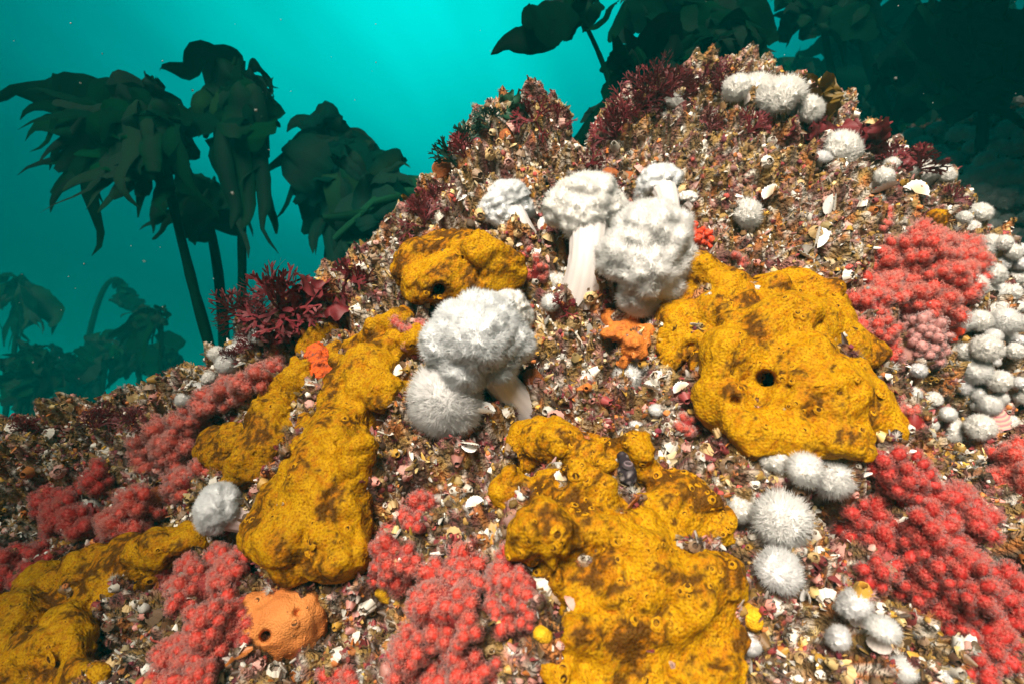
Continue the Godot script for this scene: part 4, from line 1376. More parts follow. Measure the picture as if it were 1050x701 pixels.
func build_anemones() -> void:
	var blue := Color(0.955, 0.97, 0.98)
	var cream := Color(0.97, 0.955, 0.92)
	big_anemone("white plumose anemone with a bent stalk, standing alone on the ridge above the domed sponge", "the bent stalk anemone", 518, 205, 24, [537, 242], {"folds": [[533, 214, 16, 0.1], [503, 215, 15, -0.1], [516, 218, 17, -0.3]], "seed": 2, "axis": Vector3(-0.35, 0.75, 0.6), "tint": blue, "count": 6500, "flat": 0.75, "open": -0.1, "rb": 0.42, "ra": 0.42})
	big_anemone("tall white plumose anemone on a thick straight stalk", "the tall stalked anemone", 601, 206, 33, [602, 306], {"folds": [[578, 212, 22, -0.1], [622, 214, 23, -0.05], [598, 222, 25, -0.35], [612, 196, 20, 0.1]], "seed": 3, "axis": Vector3(-0.1, 0.6, 0.8), "tint": cream, "count": 9500, "flat": 0.72, "open": -0.15, "ra": 0.44, "rb": 0.5, "out": 1.25, "lobes": 1.35})
	big_anemone("largest white plumose anemone head, hanging in front of the tall stalk", "the largest anemone head", 668, 244, 38, [668, 290], {"folds": [[640, 262, 27, -0.1], [690, 264, 25, 0.0], [664, 276, 30, -0.25], [656, 302, 22, 0.1], [684, 292, 21, 0.1], [652, 232, 20, 0.1]], "seed": 5, "axis": Vector3(0.1, 0.1, 0.95), "tint": Color(0.97, 0.96, 0.94), "count": 12000, "flat": 0.85, "lobe_depth": 0.27, "lobes": 1.35, "tent": 0.11, "out": 1.3})
	big_anemone("white plumose anemone peering over the largest head", "the rear anemone", 676, 188, 24, [690, 236], {"folds": [[690, 200, 17, 0.1], [662, 198, 14, 0.1]], "seed": 7, "axis": Vector3(-0.3, 0.8, 0.4), "tint": blue, "count": 6000, "out": 0.35, "ra": 0.38, "rb": 0.45})
	big_anemone("small pale plumose anemone on a short stalk behind the rear one", "", 706, 205, 11, [711, 224], {"seed": 9, "axis": Vector3(0.3, 0.9, 0.4), "tint": cream, "count": 2500, "out": 0.4, "ra": 0.5, "rb": 0.6, "width": 0.02})
	big_anemone("broad white plumose anemone head like a cauliflower between the yellow sponges", "the cauliflower anemone", 490, 342, 44, [524, 408], {"folds": [[456, 350, 27, 0.0], [524, 350, 25, 0.05], [478, 374, 28, -0.15], [510, 372, 22, -0.1], [498, 320, 24, 0.1], [466, 328, 22, 0.1], [490, 348, 30, -0.5]], "seed": 11, "axis": Vector3(-0.15, 0.45, 0.9), "tint": blue, "count": 14000, "lobes": 1.8, "lobe_depth": 0.26, "flat": 0.72, "tent": 0.10, "out": 0.95, "ra": 0.34})
	big_anemone("white plumose anemone with straight radiating tentacles tucked under the cauliflower head", "the radiating anemone", 457, 410, 35, [470, 396], {"seed": 13, "axis": Vector3(-0.15, -0.1, 0.95), "tint": Color(0.96, 0.95, 0.94), "count": 6500, "lobes": 0.5, "lobe_depth": 0.14, "tent": 0.24, "width": 0.013, "flat": 0.75, "out": 0.8})
	big_anemone("cream plumose anemone half hidden behind the cauliflower head", "the half hidden anemone", 522, 316, 22, [530, 345], {"folds": [[536, 324, 14, 0.1], [508, 312, 13, 0.1]], "seed": 15, "axis": Vector3(0.35, 0.6, 0.6), "tint": cream, "count": 6000, "out": 0.5, "flat": 0.8})
	big_anemone("white plumose anemone leaning sideways on a pink stalk below the two lobed sponge", "the leaning anemone", 223, 521, 25, [252, 527], {"seed": 17, "axis": Vector3(-0.55, 0.2, 0.8), "tint": Color(0.96, 0.97, 0.98), "count": 6500, "lobes": 0.8, "lobe_depth": 0.24, "tent": 0.14, "width": 0.014, "out": 0.9, "ra": 0.6, "rb": 0.6, "stalk": Color(0.7, 0.55, 0.52)})
	# templates for the small ones
	for k in 3:
		var tint: Color = [Color(0.96, 0.95, 0.93), Color(0.96, 0.94, 0.90), Color(0.93, 0.92, 0.92)][k]
		var cr := crown(1.0, [0.5, 0.6, 0.5][k], [0.6, 1.3, 0.9][k], [0.22, 0.34, 0.26][k], [2400, 3600, 2400][k], [0.27, 0.20, 0.24][k], [0.019, 0.017, 0.021][k], 20 + k, tint, -0.1)
		small_crowns.append([cr[0].mesh(mats.flesh), cr[1].mesh(mats.tentacle), column_mesh(Vector3(0, -0.9, 0), Vector3(0, 0.15, 0), 0.5, 0.5, Color(0.72, 0.64, 0.6), k).mesh(mats.flesh)])
	for e in [
		[570, 293, 16, 1, "round white anemone in the hollow beside the tall stalk", "the hollow anemone"],
		[565, 311, 11, 0, "small white anemone directly under the hollow anemone", ""],
		[645, 386, 18, 0, "solitary white star anemone on brown crust under the orange patch", "the solitary star anemone"],
		[764, 221, 19, 1, "smooth white anemone ball on the rock above the brown stained sponge", "the white anemone ball"],
		[801, 533, 33, 0, "wide white star anemone beside the wide encrusting sponge", "the wide star anemone"],
		[797, 588, 28, 2, "white star anemone with dark flecks under the wide star anemone", "the flecked star anemone"],
		[757, 522, 17, 1, "small white anemone touching the wide star anemone on its sponge side", ""],
		[796, 473, 19, 1, "first of three white anemones in a row under the big holed sponge", "the row of three anemones"],
		[824, 483, 21, 0, "middle one of three white anemones in a row under the big holed sponge", ""],
		[855, 490, 24, 0, "last of three white anemones in a row, closest to the huge crimson coral", ""],
		[770, 661, 12, 2, "small dim anemone at the foot of the wide encrusting sponge", ""],
		[878, 622, 20, 2, "soft pale anemone in the shadow of the large red coral", "the pale shadow anemones"],
		[905, 648, 19, 0, "soft pale anemone lower than its twin under the large red coral", ""],
		[862, 655, 15, 2, "small dusky anemone below the flecked star anemone", ""],
		[926, 688, 16, 0, "dim anemone at the very bottom below the red coral", ""],
		[965, 692, 14, 2, "dim small anemone half under the tip of the large red coral", ""],
		[93, 521, 11, 1, "tiny closed white anemone between pink coral colonies", "the tiny white anemone"],
		[652, 436, 8, 2, "tiny grey anemone below the solitary star anemone", ""],
		[673, 422, 9, 0, "tiny pale anemone beside the solitary star anemone", ""],
		[602, 388, 7, 2, "tiny grey anemone under the open shell in the hollow", ""],
		[756, 92, 17, 1, "first white anemone of the crest cluster, nearest the ridge algae", "the crest anemone cluster"],
		[776, 97, 24, 1, "second white anemone of the crest cluster", ""],
		[802, 104, 28, 1, "largest white anemone of the crest cluster", ""],
		[828, 114, 18, 1, "white anemone of the crest cluster beside the brown kelp leaf", ""],
		[862, 156, 23, 1, "white anemone lump under the broad maroon leaves", "the lump anemone"],
		[843, 163, 10, 2, "small white anemone beside the lump anemone", ""],
		[690, 106, 12, 1, "white anemone on the ridge under hanging kelp", ""],
		[942, 380, 9, 2, "small ringed white anemone beside the pale pink coral", ""],
		[938, 404, 8, 0, "tiny white anemone under the ringed one by the pale coral", ""],
		[957, 410, 10, 1, "small closed white anemone over dark shells by the big holed sponge", ""],
		[985, 394, 13, 2, "white ringed anemone on the rock edge under the red coral", "the ringed edge anemone"],
		[976, 443, 16, 1, "cream anemone above the pink top snail", ""],
		[955, 436, 8, 1, "tiny cream anemone beside the pink top snail", ""],
		[972, 425, 9, 0, "little white anemone in the cluster under the ringed edge anemone", ""]]:
		var t := small_anemone(e[4], e[0], e[1], e[2], {"kind": e[3], "any": e[0] > 930})
		if e[5]: marks.append([e[5], e[0], e[1]])
	# the crowd on the slope beyond the rock edge
	var done := []
	for q in [[1008, 255], [1030, 250], [995, 295], [1020, 300], [1042, 285], [1004, 330], [1030, 330], [1012, 358], [1040, 360], [1000, 380], [1026, 392], [1045, 405], [1015, 415], [1005, 440], [1035, 435], [985, 330], [990, 360]]:
		var l: String = ["plump cream anemone", "cream anemone on a stalk", "pale fluffy anemone", "beige anemone"][done.size() % 4]
		var lbl: String = l + " on the lit side slope, " + ["first", "second", "third", "fourth", "fifth", "sixth", "seventh", "eighth", "ninth", "tenth", "eleventh", "twelfth", "thirteenth", "fourteenth", "fifteenth", "sixteenth", "lowest"][done.size()] + " from the top"
		small_anemone(lbl, q[0], q[1], rnd(9, 18), {"any": true, "kind": 1 if done.size() % 3 else 0, "group": "cream anemones crowding the side slope"})
		done.append(Vector2(q[0], q[1]))
	for k in 60:        # little ones filling in between them
		var q := Vector2(rnd(985, 1058), rnd(235, 420))
		var near := false
		for e in done:
			if e.distance_to(q) < 12: near = true
		if near: continue
		done.append(q)
		small_anemone("little cream anemone squeezed in between bigger ones on the lit side slope", q.x, q.y, rnd(5, 9), {"any": true, "group": "little anemones filling gaps on the side slope"})
	var n := 0
	while n < 420:
		var q := Vector2(rnd(905, 1130), rnd(100, 335))
		n += 1
		var near := q.x < 985 and q.y > 185
		for e in done:
			if e.distance_to(q) < 10.5: near = true
		if near: continue
		done.append(q)
		small_anemone("dim teal anemone among many on the shaded slope behind the rock", q.x, q.y, rnd(8, 15), {"any": true, "kind": 1, "group": "anemones crowding the shaded slope behind the rock"})
	for q in [[232, 374, 12], [203, 402, 11], [252, 352, 13], [214, 388, 9], [188, 410, 9], [240, 360, 9], [264, 345, 10], [222, 364, 10]]:
		small_anemone("pale blurred anemone on the far ridge at the kelp roots", q[0], q[1], q[2], {"any": true, "group": "pale anemones at the kelp roots"})

func build_corals() -> void:
	make_lobes("red", Color(0.54, 0.042, 0.026), Color(0.88, 0.36, 0.28), 150, 0.66)
	make_lobes("pink", Color(0.52, 0.075, 0.05), Color(0.86, 0.42, 0.35), 150, 0.66)
	make_lobes("deep", Color(0.44, 0.022, 0.018), Color(0.80, 0.23, 0.18), 150, 0.62)
	make_lobes("bare", Color(0.75, 0.06, 0.012), Color(0.85, 0.15, 0.06), 60, 0.30)
	make_lobes("pale", Color(0.50, 0.22, 0.20), Color(0.74, 0.50, 0.47), 90, 0.45)
	coral("large scarlet soft coral on the rock edge above the pale pink one", "the scarlet edge coral", [[900, 277, 22], [925, 268, 24], [948, 256, 22], [972, 260, 22], [988, 278, 17], [950, 285, 26], [925, 295, 22], [975, 292, 20], [902, 302, 22], [885, 316, 18], [935, 315, 22], [960, 312, 20], [898, 340, 16], [880, 345, 13], [905, 360, 12]], 7.6, "red")
	coral("pale pink soft coral with closed lumpy lobes below the scarlet one", "the pale pink coral", [[925, 335, 18], [945, 345, 20], [930, 362, 20], [950, 362, 16], [918, 376, 13]], 6.5, "pale", {"base": Color(0.35, 0.16, 0.13)})
	coral("bare orange red coral fingers at the outer edge of the scarlet coral", "", [[980, 318, 10], [972, 328, 9], [976, 340, 8], [968, 346, 7]], 6.5, "bare")
	coral("small blurred pink coral on the rock just above the scarlet coral", "", [[908, 224, 8], [902, 232, 7]], 5.0, "pink")
	coral("huge crimson soft coral spreading down to the near corner", "the huge crimson coral", [[905, 474, 20], [925, 488, 24], [942, 512, 26], [892, 532, 22], [886, 552, 20], [905, 558, 22], [900, 585, 16], [945, 545, 30], [975, 528, 24], [998, 536, 18], [965, 575, 30], [990, 600, 30], [1012, 622, 28], [945, 600, 22], [972, 630, 26], [1000, 655, 28], [1028, 605, 20], [1030, 645, 22], [990, 680, 20]], 9.2, "deep")
	coral("crimson soft coral cut off by the edge beside the huge one", "the cut off coral", [[1036, 474, 18], [1048, 490, 20], [1032, 498, 16], [1046, 512, 16], [1062, 500, 20], [1050, 460, 12]], 8.5, "red")
	coral("long pink soft coral strip climbing along the top of the lobed sponge", "the pink coral strip", [[284, 382, 9], [270, 387, 10], [254, 394, 12], [238, 404, 14], [222, 416, 15], [204, 424, 14], [210, 440, 16], [190, 438, 17], [172, 448, 16], [155, 458, 15], [184, 462, 17], [165, 475, 14], [148, 470, 10]], 7.2, "pink")
	coral("pink soft coral ball below the end of the coral strip", "the pink coral ball", [[180, 500, 16], [196, 494, 14], [206, 488, 10], [185, 512, 12]], 7.5, "pink")
	coral("dusky red soft coral beside the tiny white anemone", "the dusky coral", [[60, 514, 17], [78, 512, 14], [68, 535, 18], [84, 542, 16], [58, 545, 12], [104, 490, 12], [96, 545, 9]], 7.5, "deep")
	coral("rounded red soft coral between the tiny white anemone and the leaning anemone", "the rounded coral", [[126, 526, 16], [140, 520, 16], [132, 542, 18], [118, 540, 13], [155, 530, 13], [145, 545, 10]], 7.8, "red")
	coral("red soft coral hugging the foot of the tall sponge above the round orange sponge", "the hugging coral", [[165, 584, 13], [180, 592, 18], [204, 600, 17], [195, 582, 14], [226, 582, 15], [240, 592, 18], [248, 578, 12], [228, 604, 16], [190, 612, 14]], 7.4, "red")
	coral("red soft coral running down beside the round orange sponge to the bottom", "the lower red coral", [[232, 632, 17], [214, 638, 18], [246, 650, 16], [222, 656, 20], [202, 664, 20], [185, 682, 19], [208, 686, 20], [232, 680, 16], [170, 700, 18], [200, 706, 18]], 8.2, "red")
	coral("column of red soft coral in the cleft right under the white anemone heads", "the coral column", [[434, 514, 13], [424, 524, 15], [416, 542, 16], [430, 540, 11], [404, 562, 15], [398, 582, 15], [416, 572, 12], [388, 590, 10], [408, 595, 11]], 7.6, "red")
	coral("big red soft coral mound at the bottom beside the wide encrusting sponge", "the bottom red mound", [[474, 580, 16], [455, 596, 18], [478, 602, 18], [448, 618, 19], [474, 625, 20], [440, 644, 18], [464, 652, 22], [486, 648, 16], [424, 668, 20], [452, 680, 24], [482, 680, 20], [408, 690, 16], [440, 704, 18], [500, 690, 14]], 8.6, "red")
	coral("small red soft coral leaning on the wide encrusting sponge", "the leaning coral", [[524, 590, 14], [512, 606, 16], [536, 606, 18], [520, 624, 17], [540, 630, 13], [524, 574, 9]], 7.6, "red")
	coral("little pink coral squeezed between sponges beside the cauliflower anemone", "", [[418, 340, 9], [430, 342, 10], [426, 356, 9], [410, 336, 7], [432, 362, 7]], 6.0, "pink")
	coral("dull red coral above the low corner sponge at the edge", "", [[16, 578, 14], [32, 570, 13], [42, 580, 10], [8, 594, 12], [28, 592, 10]], 7.5, "deep")
	coral("red coral tips just showing at the bottom below the round orange sponge", "", [[345, 698, 13], [366, 702, 13], [330, 706, 12]], 7.5, "red")
	coral("tiny pink coral on crust above the wide encrusting sponge", "", [[704, 432, 8], [700, 444, 7], [710, 440, 6]], 5.0, "pink")
	coral("tiny coral buds beside the domed sponge under the bent stalk anemone", "", [[540, 262, 7], [552, 272, 7], [545, 284, 6], [556, 284, 5]], 5.0, "pink")
	coral("tiny rosy coral above the brown stained sponge", "", [[760, 270, 7], [752, 266, 5]], 5.0, "pink")
	coral("vivid orange red coral ball beside the rear anemone", "the vivid orange ball", [[718, 241, 11], [726, 246, 8], [712, 248, 8]], 4.6, "bare", {"base": Color(0.5, 0.05, 0.01)})
	coral("tiny bright pink coral at the tip of the domed sponge", "", [[418, 254, 6], [424, 250, 4]], 4.5, "pink")
	coral("small red coral next to the big holed sponge and the shells", "", [[935, 425, 8], [940, 436, 6]], 5.0, "pink")

func build_algae() -> void:
	make_fronds("maroon", Color(0.13, 0.014, 0.018), 0.042, 5, 0.27)
	make_fronds("wine", Color(0.16, 0.014, 0.020), 0.06, 4, 0.30)
	make_fronds("green", Color(0.012, 0.05, 0.03), 0.06, 4, 0.28)
	make_fronds("rust", Color(0.30, 0.10, 0.02), 0.03, 5, 0.25)
	make_leaves("red_leaf", Color(0.17, 0.014, 0.018), 0.32)
	make_leaves("green_leaf", Color(0.015, 0.075, 0.035), 0.26)
	make_leaves("brown_leaf", Color(0.17, 0.095, 0.006), 0.30)
	var g := "dark red algae on the reef rock"
	for e in [
		["bushy maroon alga where the reef slopes down to the kelp roots, outermost tuft", 258, 318, 46, "maroon", 9, -0.5],
		["thick maroon alga bush, tallest of the clump beside the kelp roots", 290, 318, 58, "wine", 12, -0.25],
		["leafy maroon alga bush just outside the thin curling sponge", 322, 318, 38, "red_leaf", 12, -0.1],
		["low leafy maroon alga under the tallest bush near the pink coral strip", 284, 350, 30, "red_leaf", 8, -0.4],
		["thin maroon alga sprig reaching outwards above the pink coral strip", 262, 358, 30, "maroon", 6, -0.6],
		["maroon alga bush above the thin curling sponge", 352, 300, 42, "wine", 8, 0.1],
		["small maroon sprig by the tip of the pink coral strip", 245, 372, 24, "maroon", 5, -0.6],
		["maroon alga on the outer flank of the near crest knoll, above the domed sponge", 436, 232, 34, "maroon", 10, -0.5],
		["maroon alga higher on the flank of the near crest knoll", 448, 212, 28, "maroon", 8, -0.5],
		["wine red tuft on the shoulder of the near crest knoll", 476, 160, 26, "wine", 7, -0.3],
		["dusky wine tuft on top of the near crest knoll", 548, 124, 26, "wine", 8, 0.0],
		["wine tuft on the far shoulder of the near crest knoll", 572, 128, 24, "wine", 7, 0.3],
		["small red tuft right in front of the tall stalk's foot", 580, 318, 20, "wine", 6, 0.0],
		["wine tuft in the notch between the two crests", 600, 172, 24, "wine", 7, 0.2],
		["wine tuft at the start of the long ridge", 632, 140, 34, "wine", 8, -0.2],
		["maroon tuft on the ridge under the slanting kelp", 648, 116, 40, "maroon", 9, -0.1],
		["tall maroon tuft on the ridge skyline", 672, 104, 44, "maroon", 9, 0.0],
		["maroon tuft beside the first crest anemone", 712, 96, 34, "maroon", 9, 0.0],
		["maroon tuft behind the crest anemone cluster", 738, 92, 30, "maroon", 8, 0.1],
		["wine tuft below the crest anemone cluster", 768, 136, 26, "wine", 8, 0.0],
		["maroon tuft on the upper slope facing the rear anemone", 728, 132, 24, "maroon", 7, 0.0],
		["maroon fan at the very end of the crest", 938, 176, 30, "wine", 9, 0.4],
		["wine fan on the dropping skyline above the open shells", 912, 168, 28, "wine", 9, 0.3],
		["little wine tuft by the bent stalk anemone", 492, 236, 20, "wine", 6, -0.2],
		["wine tuft hanging on the dark side of the crest end", 972, 208, 22, "wine", 7, 0.5],
		["dark weed lying across the low corner sponge", 74, 626, 34, "maroon", 9, -0.1],
		["dark weed on the far ledge above the dusky coral", 96, 440, 26, "maroon", 8, -0.1],
		["dark weed on the far ledge at the edge", 28, 446, 24, "maroon", 7, -0.1],
		["dark weed tuft on the far ledge nearest the coral strip", 140, 434, 24, "maroon", 7, 0.0]]:
		alga("red_alga", e[0], "seaweed", e[1], e[2], e[3] * 1.0, e[4], e[5], Vector3(e[6], 0, 0), g)
	for e in [
		["broad maroon leaves fanned out at the crest above the lump anemone", 848, 148, 34, "red_leaf", 6, 0.1],
		["broad maroon leaves on the crest skyline beside the brown kelp leaf", 878, 152, 38, "red_leaf", 7, 0.2],
		["pair of rounded maroon leaves below the crest anemone cluster", 808, 142, 26, "red_leaf", 5, -0.1],
		["maroon leaves between the crest cluster and the rear slope", 832, 146, 26, "red_leaf", 5, 0.0],
		["dark red leaf on the rounded end of the crest", 930, 178, 24, "red_leaf", 4, 0.3]]:
		alga("red_leaf_alga", e[0], "seaweed", e[1], e[2], e[3], e[4], e[5], Vector3(e[6], 0, 0), "broad leaved red algae on the crest", 0.7)
	for e in [
		["dark green alga standing at the top of the near crest knoll", 522, 122, 30, "green_leaf", 5, 0.0],
		["dark green forked alga on the near crest knoll", 502, 132, 24, "green", 7, -0.1],
		["dark green forked alga lower on the outer side of the knoll", 480, 152, 28, "green", 8, -0.3],
		["blackish green alga at the outer shoulder of the knoll", 468, 168, 30, "green", 7, -0.5],
		["green alga behind the knoll top", 542, 120, 20, "green", 6, 0.1]]:
		alga("green_alga", e[0], "seaweed", e[1], e[2], e[3], e[4], e[5], Vector3(e[6], 0, 0), "green algae on the near crest knoll", 0.5)
	alga("brown_kelp_leaf", "young yellow brown kelp leaf curling beside the crest anemone cluster", "seaweed", 846, 126, 60, "brown_leaf", 5, Vector3(0.1, 0.5, 0), "", 0.35, "the brown kelp leaf")
	alga("rusty_alga", "rusty yellow weed hanging off the outer flank of the knoll", "seaweed", 430, 216, 26, "brown_leaf", 4, Vector3(-0.6, 0, 0), "", 0.5)
	alga("rusty_alga", "rusty filmy weed on the face of the near crest knoll", "seaweed", 560, 160, 22, "rust", 8, Vector3(0, 0, 0.2), "", 0.9, "the rusty weed")

func build_shells(bm: Array) -> void:
	make_shells()
	for e in [[592, 343, 13, 0.6, "open ribbed shell in the hollow beside the orange patch"], [498, 424, 12, 2.0, "open shell under the stalk of the cauliflower anemone"], [578, 494, 11, 1.2, "white shell wedged in a slit of the wide encrusting sponge"], [413, 384, 10, 0.3, "shell sitting in the hole between the arms of the tall sponge"], [822, 262, 12, 2.8, "open shell above the big holed sponge"], [905, 196, 14, 1.9, "wide open shell on the crest end"], [938, 200, 13, 0.2, "yellowish shell at the outermost crest end"], [855, 210, 12, 1.0, "open shell on the upper slope beneath the lump anemone"], [838, 245, 12, 3.6, "tilted shell over the big holed sponge, nearest the scarlet coral"], [792, 200, 10, 0.8, "shell near the white anemone ball"], [952, 290, 9, 2.2, "shell caught in the scarlet edge coral"], [868, 528, 9, 2.0, "glinting shell in the dark beside the huge crimson coral"], [826, 606, 10, 1.0, "white shell by the flecked star anemone"], [480, 455, 10, 1.6, "shell in the cleft between the radiating anemone and the encrusting sponge"], [488, 520, 10, 0.4, "chipped white shell in the cleft beside the coral column"], [272, 455, 6, 1.3, "white shell sliver on the two lobed sponge"], [560, 232, 10, 1.4, "grey shell at the foot of the bent stalk anemone"], [470, 205, 9, 2.4, "shell on the face of the near crest knoll"], [700, 400, 9, 0.9, "shell under the brown stained sponge"], [668, 398, 9, 2.6, "shell between the solitary star anemone and the brown stained sponge"]]:
		open_shell(e[4], e[0], e[1], e[2], e[3])
	# pink top snail by the side slope
	var h := hit_any(1022, 430)
	var t := thing("top_snail", "pink conical snail shell on the rock edge near the cut off coral", "shell", h.p)
	var r: float = 15.0 * px_size(h.p)
	var prof := []
	var cols := []
	for k in 12:
		var q := k / 11.0
		prof.append([(1.0 - q) * (1.0 + 0.07 * sin(k * PI)) + 0.02 + (0.06 if k % 2 == 0 else 0.0) * (1 - q), q * 1.25])
		cols.append(Color(0.55, 0.16, 0.2) if k % 2 == 0 else Color(0.65, 0.42, 0.3))
	part("shell", lathe(prof, 16, cols).mesh(mats.shell), t, Transform3D(frame_on((h.n + Vector3.UP).normalized()).scaled(Vector3.ONE * r), Vector3.ZERO))
	# dark mottled sea squirt in a hollow of the wide sponge
	var hs := hit(641, 500)
	var sq := thing("sea_squirt", "dark glistening sea squirt in a hollow of the wide encrusting sponge", "sea squirt", hs.p)
	var rr: float = px_size(hs.p)
	var caps := [[hs.p + hs.n * 0.02, 9.0 * rr, hs.p + RV * 22.0 * rr + hs.n * 0.02, 7.0 * rr, RV * 22.0 * rr, 1.0 / pow(22.0 * rr, 2.0), -2.0 * rr]]
	part("tunic", shifted(body(caps, 0.004, 0.02, 0.004, 1.5, func(p, _n): return Color(0.035, 0.025, 0.03).lerp(Color(0.3, 0.26, 0.26), clampf(nz["film_fine"].get_noise_3dv(p) * 5.0 - 1.6, 0, 1))), hs.p).mesh(mats.kelp), sq)
	part("siphon", osculum_dark, sq, Transform3D(frame_on(hs.n).scaled(Vector3.ONE * rr * 4.0), hs.n * 0.032 + RV * 0.006))
	marks.append(["the dark sea squirt", 641, 500])
	# single acorn barnacles
	var n := 0
	var tries := 0
	var spots := []
	while n < 230 and tries < 6000:
		tries += 1
		var q := Vector2(rnd(10, 1010), rnd(110, 695))
		if nz["film"].get_noise_2d(q.x * 0.006, q.y * 0.006) < -0.12: continue
		var b := hit(q.x, q.y)
		if b.is_empty(): continue
		var near := false
		for e in spots:
			if e.distance_to(q) < 15: near = true; break
		for m in marks:
			if Vector2(m[1], m[2]).distance_to(q) < 20: near = true
		for e in busy:
			if e.distance_to(q) < 26: near = true; break
		if near: continue
		var r_px := rnd(5.0, 10.0) if rng.randf() < 0.72 else rnd(10.0, 14.0)
		var ci: int = [0, 0, 1, 1, 2, 3][rng.randi() % 6]
		var l := describe(("big " if r_px > 10 else ("small " if r_px < 6.5 else "")) + ["white", "ochre", "pinkish", "brown"][ci] + " barnacle", q)
		if l == "": continue
		spots.append(q)
		barnacle(l, b, minf(r_px * px_size(b.p), 0.0145), bm[ci])
		n += 1

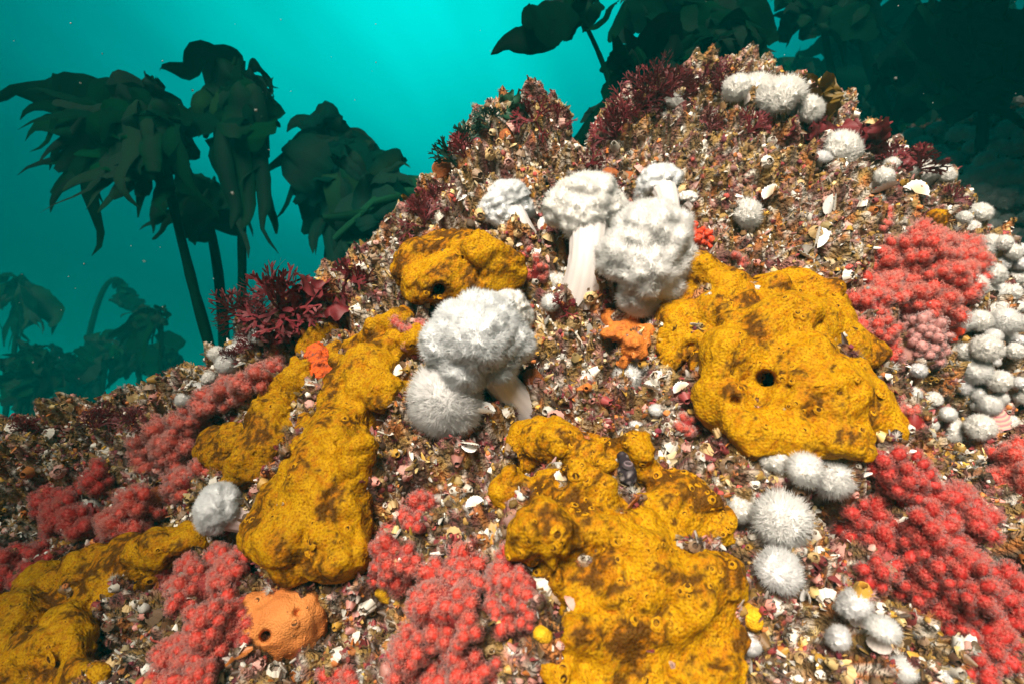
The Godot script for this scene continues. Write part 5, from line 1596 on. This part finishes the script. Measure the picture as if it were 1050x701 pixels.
func build_crust() -> void:
	var ms := crust_meshes()
	var soft_pal := [[Color(0.6, 0.2, 0.05), 1.5], [Color(0.55, 0.3, 0.25), 1.2], [Color(0.7, 0.66, 0.6), 1.0], [Color(0.14, 0.08, 0.04), 3.0], [Color(0.35, 0.2, 0.04), 2.0], [Color(0.5, 0.08, 0.06), 1.2], [Color(0.22, 0.03, 0.05), 1.5]]
	var lists := {}
	for key in ["shard0", "shard1", "shard2", "nodule", "tuft", "barnacle"]:
		lists[key] = [[], PackedColorArray()]
	var whites := [[Color(0.82, 0.79, 0.72), 5.0], [Color(0.70, 0.55, 0.32), 2.0], [Color(0.25, 0.14, 0.06), 1.5], [Color(0.60, 0.32, 0.28), 1.0]]
	var golds := [[Color(0.60, 0.34, 0.05), 4.0], [Color(0.70, 0.52, 0.22), 3.0], [Color(0.80, 0.76, 0.68), 1.5], [Color(0.14, 0.07, 0.03), 2.5]]
	var rosy := [[Color(0.60, 0.26, 0.22), 3.0], [Color(0.30, 0.05, 0.05), 3.0], [Color(0.78, 0.70, 0.64), 2.0], [Color(0.62, 0.20, 0.04), 1.5]]
	var browns := [[Color(0.22, 0.12, 0.045), 4.0], [Color(0.07, 0.035, 0.02), 4.0], [Color(0.50, 0.30, 0.08), 2.0], [Color(0.74, 0.70, 0.62), 1.0]]
	for k in 96000:
		var u := rnd(-1.55, 1.6)
		var v := rnd(-0.75, 1.05) if k % 4 else rnd(-0.72, 0.0)
		if v > crest(u) + 0.12: continue
		var p := rock_point(u, v)
		var z: float = nz["film"].get_noise_3dv(p * 1.3 + Vector3(9, 0, 0))
		var a: float = nz["tint_a"].get_noise_3dv(p * 0.55 + Vector3(2, 8, 0)) + rnd(-0.12, 0.12) - 0.16 * (1.0 - smoothstep(-0.25, 0.25, v)) + 0.10 * smoothstep(0.35, 0.7, v)
		var zone: float = nz["film"].get_noise_3dv(p * 1.9 + Vector3(0, 5, 3)) + rnd(-0.25, 0.25)
		var pal: Array = whites if a > 0.13 else (golds if a > -0.06 else (browns if a > -0.27 else rosy))
		var n := rock_normal(u, v, 0.012)
		var kind: String
		var q := rng.randf()
		var shelly := 0.66 + zone * 0.9
		if q < shelly * 0.78: kind = "shard%d" % (rng.randi() % 3)
		elif q < shelly: kind = "barnacle"
		elif q < shelly + (1.0 - shelly) * 0.35: kind = "nodule"
		else: kind = "tuft"
		var s := rnd(0.004, 0.0098) * (1.0 + z * 0.5) * (1.0 if rng.randf() < 0.93 else 1.8)
		s = minf(s, 0.013)
		var tilt := 0.8 if kind.begins_with("shard") else 0.3
		var bs := frame_on((n + rdir() * tilt).normalized(), rnd(0, TAU))
		var c: Color
		if kind.begins_with("shard"):
			c = pick(pal)
			bs = sized(bs, Vector3(s * rnd(0.7, 1.3), s * rnd(0.7, 1.5), s))
		elif kind == "barnacle":
			c = pick(pal)
			bs = sized(bs, Vector3(s, s * rnd(0.9, 1.6), s) * rnd(0.5, 1.0))
		elif kind == "nodule":
			c = pick(soft_pal)
			bs = sized(bs, Vector3(s, s * rnd(0.5, 1.0), s) * 0.7)
		else:
			c = pick(pal if rng.randf() < 0.4 else soft_pal) * 0.8
			bs = sized(bs, Vector3.ONE * s * 1.15)
		lists[kind][0].append(Transform3D(bs, p - n * s * 0.25))
		lists[kind][1].append(c)
	for k in 16000:        # crust on the slope and ridge beyond
		var x := rnd(0.5, 3.2) if k % 3 else rnd(-2.2, 0.4)
		var zz := rnd(-4.2, -0.9)
		if k % 3 and x - zz < 1.7: continue
		var p := Vector3(x, ground_y(x, zz), zz)
		if p.y < -0.6: continue
		var n := ground_normal(x, zz)
		var key: String = ["shard0", "shard1", "shard2", "nodule", "tuft", "tuft"][rng.randi() % 6]
		var s := rnd(0.008, 0.022)
		lists[key][0].append(Transform3D(frame_on((n + rdir() * 0.6).normalized(), rnd(0, TAU)) * Basis.from_scale(Vector3.ONE * s), p))
		lists[key][1].append(pick(browns if rng.randf() < 0.6 else rosy))
	# specks adrift in the water
	var specks := []
	var sc := PackedColorArray()
	for k in 260:
		var p := at(rnd(-300, 1350), rnd(-150, 460), rnd(0.5, 3.2))
		if above_rock(p) < 0.05 or p.y < ground_y(p.x, p.z) + 0.05: continue
		specks.append(Transform3D(frame_on(rdir()) * Basis.from_scale(Vector3.ONE * rnd(0.0007, 0.0017)), p))
		sc.append(Color(0.3, 0.32, 0.3))
	stuff("drifting_specks", "pale specks adrift in the open water", "marine snow", ms.nodule, specks, sc)
	stuff("shell_shards", "broken cream and brown shell splinters crusting the whole rock", "shell crust", ms.shard0, lists.shard0[0], lists.shard0[1])
	stuff("shell_shards", "bowed shell splinters packed between the other splinters", "shell crust", ms.shard1, lists.shard1[0], lists.shard1[1])
	stuff("shell_shards", "hooked shell splinters standing up out of the crust", "shell crust", ms.shard2, lists.shard2[0], lists.shard2[1])
	stuff("crust_nodules", "small round orange, pink and brown growths dotted over the rock", "encrusting growth", ms.nodule, lists.nodule[0], lists.nodule[1])
	stuff("hydroid_tufts", "tiny brown and red hydroid tufts covering the rock", "hydroid turf", ms.tuft, lists.tuft[0], lists.tuft[1])
	stuff("barnacle_crust", "crowd of tiny barnacles too many to count across the rock", "barnacle crust", barnacle_small, lists.barnacle[0], lists.barnacle[1])
